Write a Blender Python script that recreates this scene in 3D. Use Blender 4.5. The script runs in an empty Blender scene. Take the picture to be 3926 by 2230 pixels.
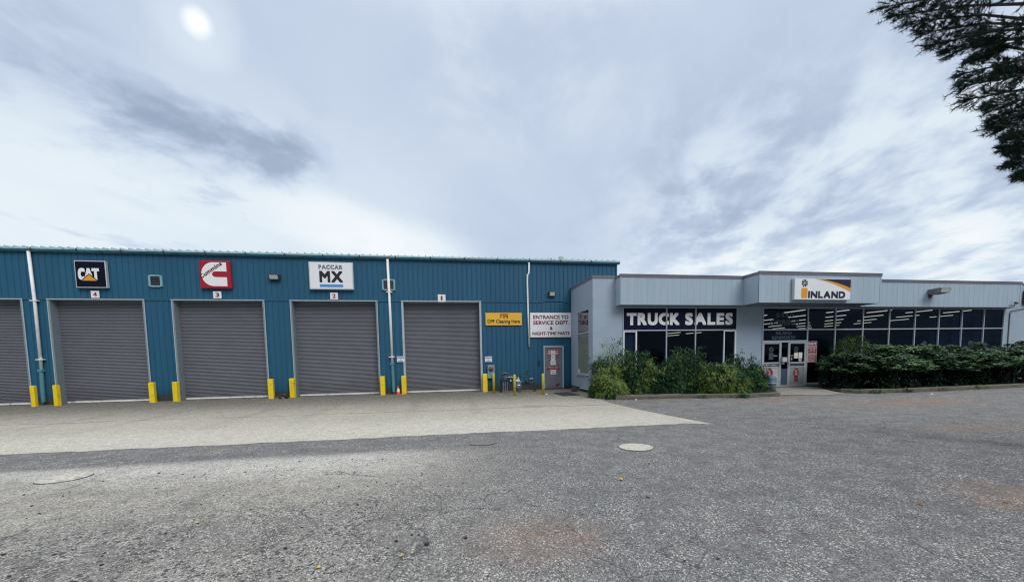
import bpy, math, random
from mathutils import Vector, Matrix
R = math.radians
scene = bpy.context.scene
COL = scene.collection

# ------------------------------------------------------------------ camera
cam_d = bpy.data.cameras.new("camera")
cam = bpy.data.objects.new("camera", cam_d)
COL.objects.link(cam)
cam_d.sensor_width = 36.0
cam_d.lens = 13.91
cam_d.shift_y = 0.0939
cam_d.clip_start = 0.05
cam_d.clip_end = 3000
_r = Vector((0.98629756, -0.16402076, -0.0177288))
_u = Vector((0.02942433, 0.06915272, 0.99717206))
_f = Vector((0.16233092, 0.98403003, -0.07303136))
cam.matrix_world = Matrix(((_r.x, _u.x, -_f.x, 0.0), (_r.y, _u.y, -_f.y, -19.063),
                           (_r.z, _u.z, -_f.z, 1.565), (0, 0, 0, 1)))
scene.camera = cam

# ------------------------------------------------------------------ colour management
scene.view_settings.view_transform = 'Standard'
scene.view_settings.look = 'None'
scene.view_settings.exposure = 0.0
scene.view_settings.gamma = 1.0
scene.view_settings.use_curve_mapping = False
scene.cycles.use_denoising = True
scene.cycles.filter_width = 1.2
scene.cycles.sample_clamp_indirect = 4.0

# ------------------------------------------------------------------ tiny node-expression helper
class NB:
    def __init__(s, tree): s.t = tree
    def n(s, kind, **kw):
        nd = s.t.nodes.new(kind)
        for k, v in kw.items(): setattr(nd, k, v)
        return nd
    def put(s, sock, v):
        if v is None: return
        if isinstance(v, E_): v = v.o
        if hasattr(v, 'is_output'): s.t.links.new(v, sock)
        elif isinstance(v, (tuple, list)) and len(v) == 3 and sock.type == 'RGBA': sock.default_value = (*v, 1)
        else: sock.default_value = v
    def m(s, op, a, b=None, c=None, clamp=False):
        nd = s.n('ShaderNodeMath', operation=op); nd.use_clamp = clamp
        for i, v in enumerate((a, b, c)): s.put(nd.inputs[i], v)
        return E_(s, nd.outputs[0])
    def noise(s, vec, scale=1, detail=3, rough=.5, dist=0):
        nd = s.n('ShaderNodeTexNoise'); s.put(nd.inputs['Vector'], vec)
        nd.inputs['Scale'].default_value = scale; nd.inputs['Detail'].default_value = detail
        nd.inputs['Roughness'].default_value = rough; nd.inputs['Distortion'].default_value = dist
        return E_(s, nd.outputs['Fac'])
    def vor(s, vec, scale, feature='F1', out='Distance'):
        nd = s.n('ShaderNodeTexVoronoi', feature=feature); s.put(nd.inputs['Vector'], vec)
        nd.inputs['Scale'].default_value = scale
        return E_(s, nd.outputs[out])
    def smooth(s, x, a, b, lo=0., hi=1.):
        nd = s.n('ShaderNodeMapRange', interpolation_type='SMOOTHSTEP')
        s.put(nd.inputs[0], x)
        for i, v in ((1, a), (2, b), (3, lo), (4, hi)): nd.inputs[i].default_value = v
        return E_(s, nd.outputs[0])
    def mix(s, f, a, b, blend='MIX'):
        nd = s.n('ShaderNodeMix', data_type='RGBA', blend_type=blend); nd.clamp_factor = True
        s.put(nd.inputs[0], f); s.put(nd.inputs[6], a); s.put(nd.inputs[7], b)
        return nd.outputs[2]
    def xyz(s, x, y, z):
        nd = s.n('ShaderNodeCombineXYZ')
        for i, v in enumerate((x, y, z)): s.put(nd.inputs[i], v)
        return nd.outputs[0]
    def sep(s, v):
        nd = s.n('ShaderNodeSeparateXYZ'); s.put(nd.inputs[0], v)
        return [E_(s, o) for o in nd.outputs]
    def dot(s, v, c):
        nd = s.n('ShaderNodeVectorMath', operation='DOT_PRODUCT'); s.put(nd.inputs[0], v); nd.inputs[1].default_value = c
        return E_(s, nd.outputs['Value'])
class E_:
    def __init__(s, nb, o): s.b, s.o = nb, o
    def __add__(s, v): return s.b.m('ADD', s, v)
    __radd__ = __add__
    def __mul__(s, v): return s.b.m('MULTIPLY', s, v)
    __rmul__ = __mul__
    def __sub__(s, v): return s.b.m('SUBTRACT', s, v)
    def __rsub__(s, v): return s.b.m('SUBTRACT', v, s)
    def __truediv__(s, v): return s.b.m('DIVIDE', s, v)

# ------------------------------------------------------------------ world: daylight under broken stratocumulus
world = bpy.data.worlds.new("World"); scene.world = world; world.use_nodes = True
wt = world.node_tree; wt.nodes.clear(); W = NB(wt)
d = W.n('ShaderNodeTexCoord').outputs['Generated']
dx, dy, dz = W.sep(d)
zz = W.m('MAXIMUM', dz, 0.0) + 0.16
px, py = dx / zz, dy / zz
AU, AV = 0.45, 0.893                                   # the wind direction the cloud streets follow
u = px * AU + py * AV
v = px * AV - py * AU
soft = W.noise(W.xyz(u * .5, v * .8, 2.0), .9, 5, .55, .5)
mid_n = W.noise(W.xyz(u * 1.1, v * 1.7, 7.0), 1.3, 9, .60, .35)
strk = W.noise(W.xyz(u * 1.5, v * 2.0, 4.3), 1.9, 9, .56, .2)
s1 = W.dot(d, (0.2785, -0.2586, 0.9250)) + (mid_n - .5) * .10     # edge of the thin bright sheet, left
s2 = W.dot(d, (0.1339, -0.4065, 0.9038)) + (mid_n - .5) * .24 + (strk - .5) * .10     # the dark roll cloud above it
east = W.dot(d, (1, 0, 0))
bright_l = W.smooth(s1, .05, -.03) * W.smooth(east, .16, -.10)
ridge = W.smooth(s1, .05, -.02) * W.smooth(s1, -.13, -.04) * W.smooth(east, .16, -.02) * W.smooth(east, -.45, -.22)
veil = W.smooth(s1, .26, .02) * W.smooth(east, .15, -.1) * .16
roll = W.smooth(s2, -.085, -.02) * W.smooth(s2, .075, .005) * W.smooth(east + (mid_n - .5) * .2, -.20, -.29)
fin = W.noise(W.xyz(px, py, 3.7), 4.2, 9, .6, .4)
roll = roll * W.smooth(mid_n * .4 + strk * .3 + fin * .3, .40, .55, .2, 1.)
roll2 = W.smooth(s2, .02, .08) * W.smooth(s2, .20, .10) * W.smooth(east, -.42, -.56) * W.smooth(strk, .35, .6) * .6
wisp = W.smooth(strk, .50, .66) * W.smooth(dz, .27, .20) * W.smooth(east, -.40, -.52)
wisp2 = W.smooth(strk, .53, .62) * W.smooth(s1, -.10, -.06) * W.smooth(s1, .0, -.03) * W.smooth(east, -.33, -.40) * .8
right_m = W.smooth(east, .25, .60) * W.smooth(dz, .60, .34)
mott = (W.smooth(strk, .36, .66) - .42) * right_m
hor_r = W.smooth(dz, .28, .17) * W.smooth(east, .34, .52) * W.smooth(east, .95, .75)
top_c = W.smooth(dz, .40, .60) * W.smooth(east, -.10, .10) * W.smooth(east, .52, .22) * W.smooth(mid_n, .35, .60)
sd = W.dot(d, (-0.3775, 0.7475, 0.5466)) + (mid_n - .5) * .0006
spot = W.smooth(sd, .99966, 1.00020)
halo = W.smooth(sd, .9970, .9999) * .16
t = .44 + (soft - .5) * .40 + (mid_n - .5) * .24 + bright_l * .15 + ridge * .21 + veil - roll * .50 - roll2 * .4 - wisp * .30 - wisp2 * .25 + mott * .50 + hor_r * .26 + top_c * .26 + halo
tc = W.m('ADD', t, 0.0, clamp=True)
ramp = W.n('ShaderNodeValToRGB'); W.put(ramp.inputs[0], tc)
el = ramp.color_ramp.elements
el[0].position, el[0].color = 0.0, (.275, .355, .475, 1)
el[1].position, el[1].color = 1.0, (.90, .93, .945, 1)
e = el.new(.42); e.color = (.525, .607, .758, 1)
e = el.new(.72); e.color = (.705, .795, .865, 1)
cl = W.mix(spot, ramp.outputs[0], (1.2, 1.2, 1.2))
cl = W.mix(W.smooth(dz, .60, .85), cl, (.80, .80, .78))
# an overcast sky is brightest overhead and dullest low down behind the photographer
lift = W.smooth(dz, .60, .95) * 1.25 + 1.0 - W.smooth(dy, .15, -.25) * W.smooth(dz, .55, .12) * .80
lit = W.n('ShaderNodeVectorMath', operation='SCALE'); W.put(lit.inputs[0], cl); W.put(lit.inputs['Scale'], lift * 10.9)
sky = W.n('ShaderNodeTexSky', sky_type='NISHITA'); sky.sun_disc = False
SUN_DIR = Vector((0.34, -0.66, 0.67)).normalized()
sky.sun_elevation = math.asin(SUN_DIR.z)
sky.sun_rotation = math.atan2(SUN_DIR.x, SUN_DIR.y)
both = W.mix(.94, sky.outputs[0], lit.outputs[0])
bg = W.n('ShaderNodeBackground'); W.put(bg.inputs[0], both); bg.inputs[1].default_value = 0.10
wt.links.new(bg.outputs[0], W.n('ShaderNodeOutputWorld').inputs[0])

sun_d = bpy.data.lights.new("sun", 'SUN'); sun_d.energy = 1.5; sun_d.angle = R(30); sun_d.color = (1, .965, .91)
sun = bpy.data.objects.new("sun", sun_d); COL.objects.link(sun)
sun.rotation_euler = (-SUN_DIR).to_track_quat('-Z', 'Y').to_euler()
sun.location = (0, -30, 40)

# ------------------------------------------------------------------ materials
def new_mat(name):
    m = bpy.data.materials.new(name); m.use_nodes = True
    nt = m.node_tree; nt.nodes.clear(); b = NB(nt)
    out = b.n('ShaderNodeOutputMaterial'); p = b.n('ShaderNodeBsdfPrincipled')
    nt.links.new(p.outputs[0], out.inputs[0])
    return m, b, p, out
def pos(b): return b.n('ShaderNodeNewGeometry').outputs['Position']
def mat(name, c, rough=.6, metal=0., var=.12, vs=2.5, bump=0., bs=60., dirt=None, spec=None):
    m, b, p, _ = new_mat(name); P = pos(b)
    n = b.noise(P, vs, 5, .6)
    col = b.mix(n, tuple(x * (1 - var) for x in c), tuple(min(1, x * (1 + var)) for x in c))
    if dirt:                                              # (colour, amount, scale) patches of grime with shapes of their own
        g = b.smooth(b.noise(P, dirt[2], 6, .65), .52, .72) * dirt[1]
        col = b.mix(g, col, dirt[0])
    b.put(p.inputs['Base Color'], col); p.inputs['Roughness'].default_value = rough; p.inputs['Metallic'].default_value = metal
    if spec is not None: p.inputs['Specular IOR Level'].default_value = spec
    if bump:
        bp = b.n('ShaderNodeBump'); bp.inputs['Strength'].default_value = bump; bp.inputs['Distance'].default_value = .01
        b.put(bp.inputs['Height'], b.noise(P, bs, 4, .6)); b.put(p.inputs['Normal'], bp.outputs[0])
    return m
def emis(name, c, s):
    m, b, p, _ = new_mat(name); b.put(p.inputs['Base Color'], c); b.put(p.inputs['Emission Color'], c); p.inputs['Emission Strength'].default_value = s
    return m
def glass_mat(name, tint, refl=1.0, sheen=(.95, .97, 1)):
    m = bpy.data.materials.new(name); m.use_nodes = True; nt = m.node_tree; nt.nodes.clear(); b = NB(nt)
    tr = b.n('ShaderNodeBsdfTransparent'); b.put(tr.inputs[0], tint)
    gl = b.n('ShaderNodeBsdfGlossy'); gl.inputs['Roughness'].default_value = .015; b.put(gl.inputs[0], sheen)
    fr = b.n('ShaderNodeFresnel'); fr.inputs[0].default_value = 1.5
    mx = b.n('ShaderNodeMixShader'); bf = E_(b, b.n('ShaderNodeNewGeometry').outputs['Backfacing']); b.put(mx.inputs[0], E_(b, fr.outputs[0]) * (1.0 - bf) * refl)
    nt.links.new(tr.outputs[0], mx.inputs[1]); nt.links.new(gl.outputs[0], mx.inputs[2])
    nt.links.new(mx.outputs[0], b.n('ShaderNodeOutputMaterial').inputs[0])
    return m

M = {}
# painted steel siding: faint vertical weathering, scuffs low on the wall
m, b, p, _ = new_mat('teal_siding'); P = pos(b); X, Y, Z = b.sep(P)
st = b.noise(b.xyz(X * 6.0, 0.0, Z * .35), 1.0, 5, .6)
pn = b.noise(b.xyz(X * .55, 0.0, Z * .4), 1.0, 3, .5)
col = b.mix(st, (.018, .095, .178), (.028, .122, .216))
col = b.mix(b.smooth(pn, .35, .7) * .35, col, (.026, .118, .190))
pw = b.n('ShaderNodeTexWhiteNoise', noise_dimensions='1D'); b.put(pw.inputs[1], b.m('FLOOR', X / .9))
col = b.mix(E_(b, pw.outputs[0]) * .28, col, (.013, .078, .140))
run = b.smooth(b.noise(b.xyz(X * 9., 5.0, Z * .18), 1.0, 5, .7), .55, .75) * b.smooth(Z, 4.2, 6.1) * .5
col = b.mix(run, col, (.014, .060, .095))
chalk = b.smooth(b.noise(b.xyz(X * 14., 3.0, Z * 1.3), 1.0, 6, .65), .62, .76) * b.smooth(Z, 3.0, .5, .08, .85)
col = b.mix(chalk, col, (.22, .40, .50))
grime = b.smooth(Z + st * .5, .95, .25) * .55
col = b.mix(grime, col, (.012, .045, .07))
b.put(p.inputs['Base Color'], col); p.inputs['Roughness'].default_value = .5; p.inputs['Specular IOR Level'].default_value = .3
M['teal'] = m
M['teal_trim'] = mat('teal_trim_paint', (.20, .40, .46), .5, var=.2, vs=8, dirt=((.05, .10, .12), .6, 3))
M['teal_dark'] = mat('teal_gutter_paint', (.035, .15, .22), .45, var=.25, vs=5, dirt=((.02, .06, .07), .7, 4))
M['teal_lip'] = mat('pale_gutter_lip_paint', (.36, .55, .60), .45, var=.25, vs=7, dirt=((.05, .12, .15), .8, 6))
M['teal_boot'] = mat('teal_downspout_paint', (.085, .24, .30), .5, var=.2, vs=6)
M['roof'] = mat('roof_metal', (.42, .56, .60), .4, .2, var=.2)
M['jamb'] = mat('grey_door_jamb', (.20, .255, .285), .55, var=.3, vs=5, dirt=((.07, .085, .09), .6, 5))
M['trim'] = mat('pale_trim_metal', (.42, .49, .53), .45, var=.15, vs=6)
M['pipe_white'] = mat('white_downspout_paint', (.80, .84, .85), .45, var=.08, vs=6, dirt=((.45, .47, .45), .4, 5))
# roll-up curtain steel
m, b, p, _ = new_mat('grey_shutter_steel'); P = pos(b); X, Y, Z = b.sep(P)
n1 = b.noise(b.xyz(X * 1.1, 0.0, Z * 1.6), 1.0, 5, .6); n2 = b.noise(b.xyz(X * .5, 0.0, Z * 22.), 1.0, 3, .5)
col = b.mix(n1, (.142, .151, .182), (.225, .235, .275)); col = b.mix(n2 * .4, col, (.155, .16, .18))
dn = b.n('ShaderNodeTexWhiteNoise', noise_dimensions='1D'); b.put(dn.inputs[1], b.m('FLOOR', X / 4.75))
col = b.mix(E_(b, dn.outputs[0]) * .35, col, (.12, .125, .145))
low = b.smooth(Z + n1 * .8, 1.3, .3) * .45
col = b.mix(low, col, (.10, .098, .095))
b.put(p.inputs['Base Color'], col); p.inputs['Roughness'].default_value = .5; p.inputs['Metallic'].default_value = .15
M['shutter'] = m
M['bar'] = mat('shutter_bottom_bar_steel', (.78, .77, .74), .5, var=.25, vs=9, dirt=((.15, .13, .11), .7, 6))
M['base'] = mat('stained_concrete_base', (.045, .048, .045), .9, var=.5, vs=5, bump=.4, dirt=((.02, .022, .018), .7, 3))
M['dark'] = mat('dark_interior', (.012, .014, .02), .9)
# painted concrete block
m, b, p, _ = new_mat('grey_painted_block'); P = pos(b); X, Y, Z = b.sep(P)
br = b.n('ShaderNodeTexBrick'); b.put(br.inputs['Vector'], b.xyz(X + Y, Z + .04, 0.0))
br.inputs['Scale'].default_value = 1.0; br.inputs['Brick Width'].default_value = .405; br.inputs['Row Height'].default_value = .203
br.inputs['Mortar Size'].default_value = .006; br.inputs['Mortar Smooth'].default_value = .3
b.put(br.inputs['Color1'], (.325, .405, .500)); b.put(br.inputs['Color2'], (.345, .425, .520)); b.put(br.inputs['Mortar'], (.305, .38, .475))
n1 = b.noise(P, 1.2, 6, .6)
col = b.mix(b.smooth(n1, .4, .75) * .4, br.outputs['Color'], (.28, .35, .43))
col = b.mix(b.smooth(b.noise(b.xyz((X + Y) * 5., 0.0, Z * .5), 1., 4), .6, .75) * .25, col, (.24, .30, .37))
b.put(p.inputs['Base Color'], col); p.inputs['Roughness'].default_value = .65
bp = b.n('ShaderNodeBump'); bp.inputs['Strength'].default_value = .35; bp.inputs['Distance'].default_value = .006
b.put(bp.inputs['Height'], E_(b, br.outputs['Fac']) * -1.0 + b.noise(P, 60, 3) * .25); b.put(p.inputs['Normal'], bp.outputs[0])
M['block'] = m
# fascia boards
m, b, p, _ = new_mat('grey_fascia_boards'); P = pos(b); X, Y, Z = b.sep(P)
bd = b.m('FLOOR', X / .3)
wn = b.n('ShaderNodeTexWhiteNoise', noise_dimensions='1D'); b.put(wn.inputs[1], bd)
col = b.mix(E_(b, wn.outputs[0]), (.345, .440, .525), (.375, .470, .560))
col = b.mix(b.smooth(b.noise(b.xyz(X * 9., 0.0, Z * .5), 1., 6, .65), .46, .72) * .55, col, (.27, .35, .42))
b.put(p.inputs['Base Color'], col); p.inputs['Roughness'].default_value = .6
M['fascia'] = m
M['cap'] = mat('dark_grey_coping', (.15, .15, .18), .5, var=.2, vs=4)
M['soffit'] = mat('grey_soffit_paint', (.20, .25, .31), .7)
M['alu'] = mat('pale_aluminium_frame', (.50, .56, .60), .4, .3, var=.12, vs=7)
M['white_frame'] = mat('white_window_frame', (.80, .82, .84), .4, var=.06)
M['glass'] = glass_mat('dark_tinted_glass', (.37, .44, .58), .85, (.42, .62, 1.0))
M['glass_side'] = glass_mat('side_window_glass', (.72, .76, .78), 1.5)
M['glass_low'] = glass_mat('lower_side_glass', (.80, .83, .84), .55)
M['navy'] = mat('navy_vinyl', (.003, .007, .030), .4, var=.1, spec=.15)
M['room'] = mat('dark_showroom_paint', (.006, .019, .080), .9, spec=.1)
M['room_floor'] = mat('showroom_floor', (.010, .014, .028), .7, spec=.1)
M['blind'] = mat('beige_blind', (.50, .48, .40), .8, var=.1, vs=3)
M['tube'] = emis('fluorescent_tube_light', (1.0, .74, .40), 3.6)
M['white'] = mat('white_sign_face', (.80, .82, .86), .35, var=.04, vs=2, dirt=((.62, .63, .62), .3, 2.5))
M['sign_edge'] = mat('sign_cabinet_metal', (.55, .60, .64), .4, .2, var=.15)
M['black'] = mat('black_sign_face', (.004, .007, .018), .4, var=.15, spec=.15)
M['letter_white'] = mat('white_lettering', (.82, .83, .84), .4, var=.03)
M['amber'] = mat('amber_vinyl', (.72, .33, .03), .4, var=.06)
M['red'] = mat('red_sign_face', (.36, .010, .028), .35, var=.08)
M['crimson'] = mat('crimson_vinyl', (.24, .006, .022), .4, var=.06)
M['red_deep'] = mat('dark_red_lettering', (.15, .008, .022), .5, var=.05)
M['brown_red'] = mat('brown_red_lettering', (.30, .035, .02), .5, var=.05)
M['grey_letter'] = mat('grey_lettering', (.19, .20, .235), .5, var=.05)
M['ink'] = mat('black_lettering', (.012, .012, .018), .5, var=.05)
M['navy_letter'] = mat('navy_lettering', (.010, .012, .045), .45, var=.05)
M['blue'] = mat('blue_vinyl', (.07, .27, .62), .4, var=.05)
M['notice_blue'] = mat('notice_blue', (.06, .15, .45), .4, var=.05)
M['yellow_sign'] = mat('yellow_sign_face', (.80, .46, .045), .4, var=.05, vs=3)
M['gold_letter'] = mat('faded_vinyl_lettering', (.105, .145, .19), .6)
M['board'] = mat('dull_reflection_board', (.16, .22, .22), .8, var=.5, vs=2.5)
M['paper'] = mat('white_paper', (.80, .80, .78), .8, var=.05, vs=10)
M['paper_yellow'] = mat('yellow_paper_header', (.62, .55, .22), .8)
M['yellow'] = mat('yellow_safety_paint', (.85, .63, .010), .55, var=.10, vs=7, bump=.25, bs=40, dirt=((.30, .22, .03), .55, 5))
M['yellow_pipe'] = mat('yellow_post_paint', (.62, .50, .035), .5, var=.15, vs=9, dirt=((.18, .15, .05), .8, 9))
M['door_grey'] = mat('grey_door_paint', (.185, .190, .225), .5, var=.12, vs=4, dirt=((.13, .12, .13), .5, 5))
M['chrome'] = mat('bright_knob_metal', (.75, .75, .75), .25, .9)
M['rust'] = mat('rust_patch', (.13, .012, .018), .8, var=.4, vs=14)
M['orange'] = mat('orange_cone_plastic', (.75, .065, .012), .45, var=.06)
M['cone_white'] = mat('white_cone_collar', (.78, .74, .66), .5, var=.08)
M['iron'] = mat('dark_iron', (.030, .035, .042), .5, .3, var=.3, vs=12)
M['iron_grey'] = mat('grey_meter_paint', (.105, .125, .16), .5, .2, var=.15, vs=10)
M['pipe_grey'] = mat('light_galvanised_pipe', (.22, .245, .29), .4, .4, var=.2, vs=12)
M['ebox'] = mat('grey_cabinet_paint', (.19, .31, .37), .5, var=.15, vs=8)
M['bell'] = mat('faded_red_bell_paint', (.20, .055, .055), .5, var=.35, vs=18)
M['lamp_body'] = mat('dark_lamp_housing', (.055, .065, .08), .5, .2, var=.2)
M['lamp_grey'] = mat('weathered_lamp_housing', (.17, .18, .18), .5, .2, var=.25, vs=8)
M['lens'] = mat('cloudy_lamp_lens', (.60, .63, .64), .2, var=.2, vs=12)
M['mat'] = mat('black_rubber', (.014, .015, .02), .8, var=.3, vs=9, bump=.5, bs=90)
M['bag'] = mat('black_plastic', (.012, .012, .016), .35, var=.3, vs=9)
M['can'] = mat('blue_grey_plastic', (.075, .135, .195), .45, var=.12, vs=6)
M['can_body'] = mat('pebble_grey_plastic', (.16, .185, .20), .8, var=.25, vs=30, bump=.5, bs=80)
M['panel_grey'] = mat('pale_door_panel', (.44, .45, .45), .6, var=.06)
M['panel_dim'] = mat('dull_door_panel', (.25, .27, .28), .6, var=.08)
M['bluegrey'] = mat('blue_grey_panel', (.05, .085, .13), .5)
M['log'] = mat('weathered_timber', (.13, .115, .10), .9, var=.5, vs=6, bump=.8, bs=25, dirt=((.03, .026, .022), .9, 3))
M['log_end'] = mat('grey_split_timber', (.36, .35, .32), .9, var=.3, vs=14, bump=.6, bs=30)
M['kerb'] = mat('mossy_concrete_kerb', (.12, .115, .09), .9, var=.4, vs=4, bump=.5, bs=30, dirt=((.035, .045, .02), .8, 2.5))
M['soil'] = mat('dark_planting_soil', (.018, .014, .011), .95, var=.5, vs=9, bump=.8, bs=30)
M['cover'] = mat('pale_manhole_concrete', (.46, .45, .40), .9, var=.75, vs=20, bump=.8, bs=40, dirt=((.15, .125, .115), .95, 9))
M['iron_cover'] = mat('worn_iron_cover', (.15, .15, .15), .8, var=.3, vs=12)
M['vinyl_wheel'] = mat('etched_glass_decal', (.045, .065, .08), .6)
M['leaf_dk'] = mat('dark_leaf', (.018, .058, .026), .5, spec=.25, var=.35, vs=9)
M['leaf_md'] = mat('mid_green_leaf', (.036, .108, .034), .5, spec=.25, var=.3, vs=9)
M['leaf_yl'] = mat('yellow_green_leaf', (.150, .212, .048), .5, spec=.25, var=.25, vs=9)
M['leaf_pale'] = mat('pale_leaf_back', (.20, .25, .11), .5, var=.2, vs=9)
M['rh_dk'] = mat('dark_glossy_leaf', (.012, .036, .020), .5, spec=.22, var=.35, vs=8)
M['rh_md'] = mat('mid_glossy_leaf', (.032, .080, .034), .5, spec=.22, var=.3, vs=8)
M['rh_lt'] = mat('light_glossy_leaf', (.095, .170, .072), .5, spec=.22, var=.25, vs=8)
M['stem'] = mat('brown_stem', (.05, .04, .028), .8, var=.3)
M['needle'] = mat('pine_needle', (.007, .018, .014), .6, var=.3, vs=20, spec=.1)
M['needle2'] = mat('pine_needle_pale', (.022, .050, .032), .6, var=.3, vs=20, spec=.1)
M['bark'] = mat('pine_bark', (.018, .015, .013), .9, var=.4, vs=10, bump=.8, bs=30)
M['leaf_dry'] = mat('dry_leaf_tan', (.42, .30, .13), .7, var=.3, vs=30)
M['leaf_brown'] = mat('dry_leaf_brown', (.20, .085, .035), .8, var=.3, vs=30)
M['leaf_bright'] = mat('dry_leaf_yellow', (.60, .46, .10), .7, var=.2, vs=30)
M['litter'] = mat('white_litter', (.75, .75, .74), .7)
M['stone'] = mat('dark_stone_chip', (.03, .032, .036), .85, var=.4, vs=40)

# asphalt
m, b, p, _ = new_mat('worn_asphalt'); P = pos(b); X, Y, Z = b.sep(P)
big = b.noise(P, .22, 5, .55); mids = b.noise(P, 1.3, 6, .62); fine = b.noise(P, 9., 4, .65)
v1 = b.vor(P, 76., out='Color'); s1r = b.sep(v1.o)
v2 = b.vor(P, 140., out='Color'); s2r = b.sep(v2.o)
v3 = b.vor(P, 44., out='Color'); s3r = b.sep(v3.o)
# dusty, ravelled area on the left, its colour also carrying the left-to-right light falloff
wob = (mids - .5) * 1.6
dust_falloff = b.smooth(X + wob * 1.6, 1.7, -1.6) * b.smooth(Y + wob * .4, -11.9, -12.6)
grav = b.smooth(Y + wob * .7 - X * .10, -13.6, -14.9)
streak = b.smooth(Y + wob * .5 + X * .10, -14.1, -12.9) * b.smooth(Y + wob * .3, -11.9, -12.35) * b.smooth(X + wob, .6, -1.4)
edge = b.smooth(Y + wob * .8, -7.4, -6.2) * b.smooth(X, 4., 6.)
c0 = b.mix(big, (.118, .120, .127), (.195, .196, .200))
c0 = b.mix(b.smooth(mids, .35, .75) * .5, c0, (.160, .154, .148))
c0 = b.mix(dust_falloff * b.smooth(mids, .2, .6, .6, .95) * (1.0 - grav * .5), c0, (.345, .328, .290))
c0 = b.mix(grav * dust_falloff * b.smooth(b.noise(P, 2.1, 4, .6), .48, .66) * .6, c0, (.115, .110, .102))
c0 = b.mix(streak * .85, c0, (.52, .51, .48))
c0 = b.mix(b.smooth(X - Y * .25 + wob, 6.2, 11.) * b.smooth(Y, -9., -14.) * .45, c0, (.082, .082, .086))  # light falloff painted in: the colour darkens towards the lower right
c0 = b.mix(edge * .55, c0, (.145, .125, .105))
dark_pits = b.smooth(s3r[0], .80, .86) * b.smooth(mids, .36, .54) * b.smooth(dust_falloff, .2, .8) * b.smooth(grav, .1, .8, .35, .9)
tone = .56 + s1r[0] * .74 + (fine - .5) * .85 + (mids - .5) * .6 + (b.noise(P, 3.6, 4, .6) - .5) * .5
sc = b.n('ShaderNodeVectorMath', operation='SCALE'); b.put(sc.inputs[0], c0); b.put(sc.inputs['Scale'], tone)
spk = b.m('MAXIMUM', b.smooth(s1r[1], .885, .905), b.smooth(s2r[1], .90, .92) * .8)
spk = spk * b.smooth(b.noise(P, 2.6, 4, .6), .36, .60, .35, 1.)
col = b.mix(spk * .82, sc.outputs[0], (.56, .56, .54))
col = b.mix(b.m('MAXIMUM', b.smooth(s2r[2], .82, .87) * .75, dark_pits), col, (.045, .047, .055))
# iron-coloured stains and needle litter
peb = b.smooth(s3r[1], .86, .89) * b.smooth(b.vor(P, 44.), .42, .30) * b.smooth(dust_falloff + mids * .6, .55, 1.1)
col = b.mix(peb * .7, col, (.60, .585, .55))
rus = b.smooth(b.noise(P, 2.2, 8, .72, 1.2), .50, .64)
def blob(cx, cy, rx, ry):
    q = b.m('SQRT', ((X - cx) / rx) * ((X - cx) / rx) + ((Y - cy) / ry) * ((Y - cy) / ry))
    return b.smooth(q, 1.0, .25)
rm = blob(.75, -15.8, .85, .7)
for q in ((10.6, -12.85, 2.4, .55), (10.8, -7.5, 2.4, .8), (5.9, -15.9, .9, .7), (14., -9., 4., 1.5)):
    rm = b.m('MAXIMUM', rm, blob(*q))
col = b.mix(b.m('MAXIMUM', rus, .26) * rm * b.smooth(s1r[2], .2, .6, .4, 1.) * .85, col, (.28, .155, .085))
# fine cracks
wv = b.n('ShaderNodeVectorMath', operation='ADD'); b.put(wv.inputs[0], P)
nz = b.n('ShaderNodeTexNoise'); b.put(nz.inputs['Vector'], P); nz.inputs['Scale'].default_value = 1.4; nz.inputs['Detail'].default_value = 5
b.put(wv.inputs[1], nz.outputs['Color'])
ck = b.vor(wv.outputs[0], .62, 'DISTANCE_TO_EDGE')
crack = b.smooth(ck, .008, .002) * b.smooth(big, .42, .56) * .7
col = b.mix(crack, col, (.05, .05, .055))
b.put(p.inputs['Base Color'], col); p.inputs['Roughness'].default_value = .88; p.inputs['Specular IOR Level'].default_value = .3
bp = b.n('ShaderNodeBump'); bp.inputs['Strength'].default_value = .75; bp.inputs['Distance'].default_value = .008
b.put(bp.inputs['Height'], s1r[0] * .6 + fine * .5 + s2r[0] * .3); b.put(p.inputs['Normal'], bp.outputs[0])
M['asphalt'] = m
# exposed aggregate concrete apron
m, b, p, _ = new_mat('exposed_aggregate_concrete'); P = pos(b); X, Y, Z = b.sep(P)
big = b.noise(P, .35, 5, .6); mids = b.noise(P, 1.6, 6, .65)
s1r = b.sep(b.vor(P, 40., out='Color').o); s2r = b.sep(b.vor(P, 75., out='Color').o)
c0 = b.mix(big, (.330, .312, .265), (.480, .458, .395))
c0 = b.mix(b.smooth(Y + (mids - .5) * 2., -7.6, -9.8) * .75, c0, (.545, .525, .465))
near = b.smooth(Y + (mids - .5) * 4.5, -8.0, -1.6)
c0 = b.mix(near * .88, c0, (.105, .100, .085))
c0 = b.mix(b.smooth(mids, .5, .72) * .35, c0, (.27, .265, .25))
line = b.smooth(b.m('ABSOLUTE', Y + 6.75 + X * .035 + (b.noise(P, .5, 3) - .5) * .5), .06, .015) * b.smooth(mids, .34, .5)
c0 = b.mix(line * .85, c0, (.11, .10, .09))
rst = b.smooth(b.m('SQRT', ((X - 2.9) / 1.3) * ((X - 2.9) / 1.3) + ((Y + 6.6) / .35) * ((Y + 6.6) / .35)), 1., .2)
c0 = b.mix(rst * b.smooth(mids, .4, .6) * .5, c0, (.22, .13, .09))
tyre = None
for cx_ in (-14.1, -9.56, -4.87, -.12):
    q_ = b.smooth(b.m('ABSOLUTE', b.m('ABSOLUTE', X + (mids - .5) * .25 - cx_ ) - .98), .24, .06)
    tyre = q_ if tyre is None else b.m('MAXIMUM', tyre, q_)
c0 = b.mix(tyre * b.smooth(Y, -10., -4.) * b.smooth(mids, .30, .60) * .42, c0, (.14, .133, .118))
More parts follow.
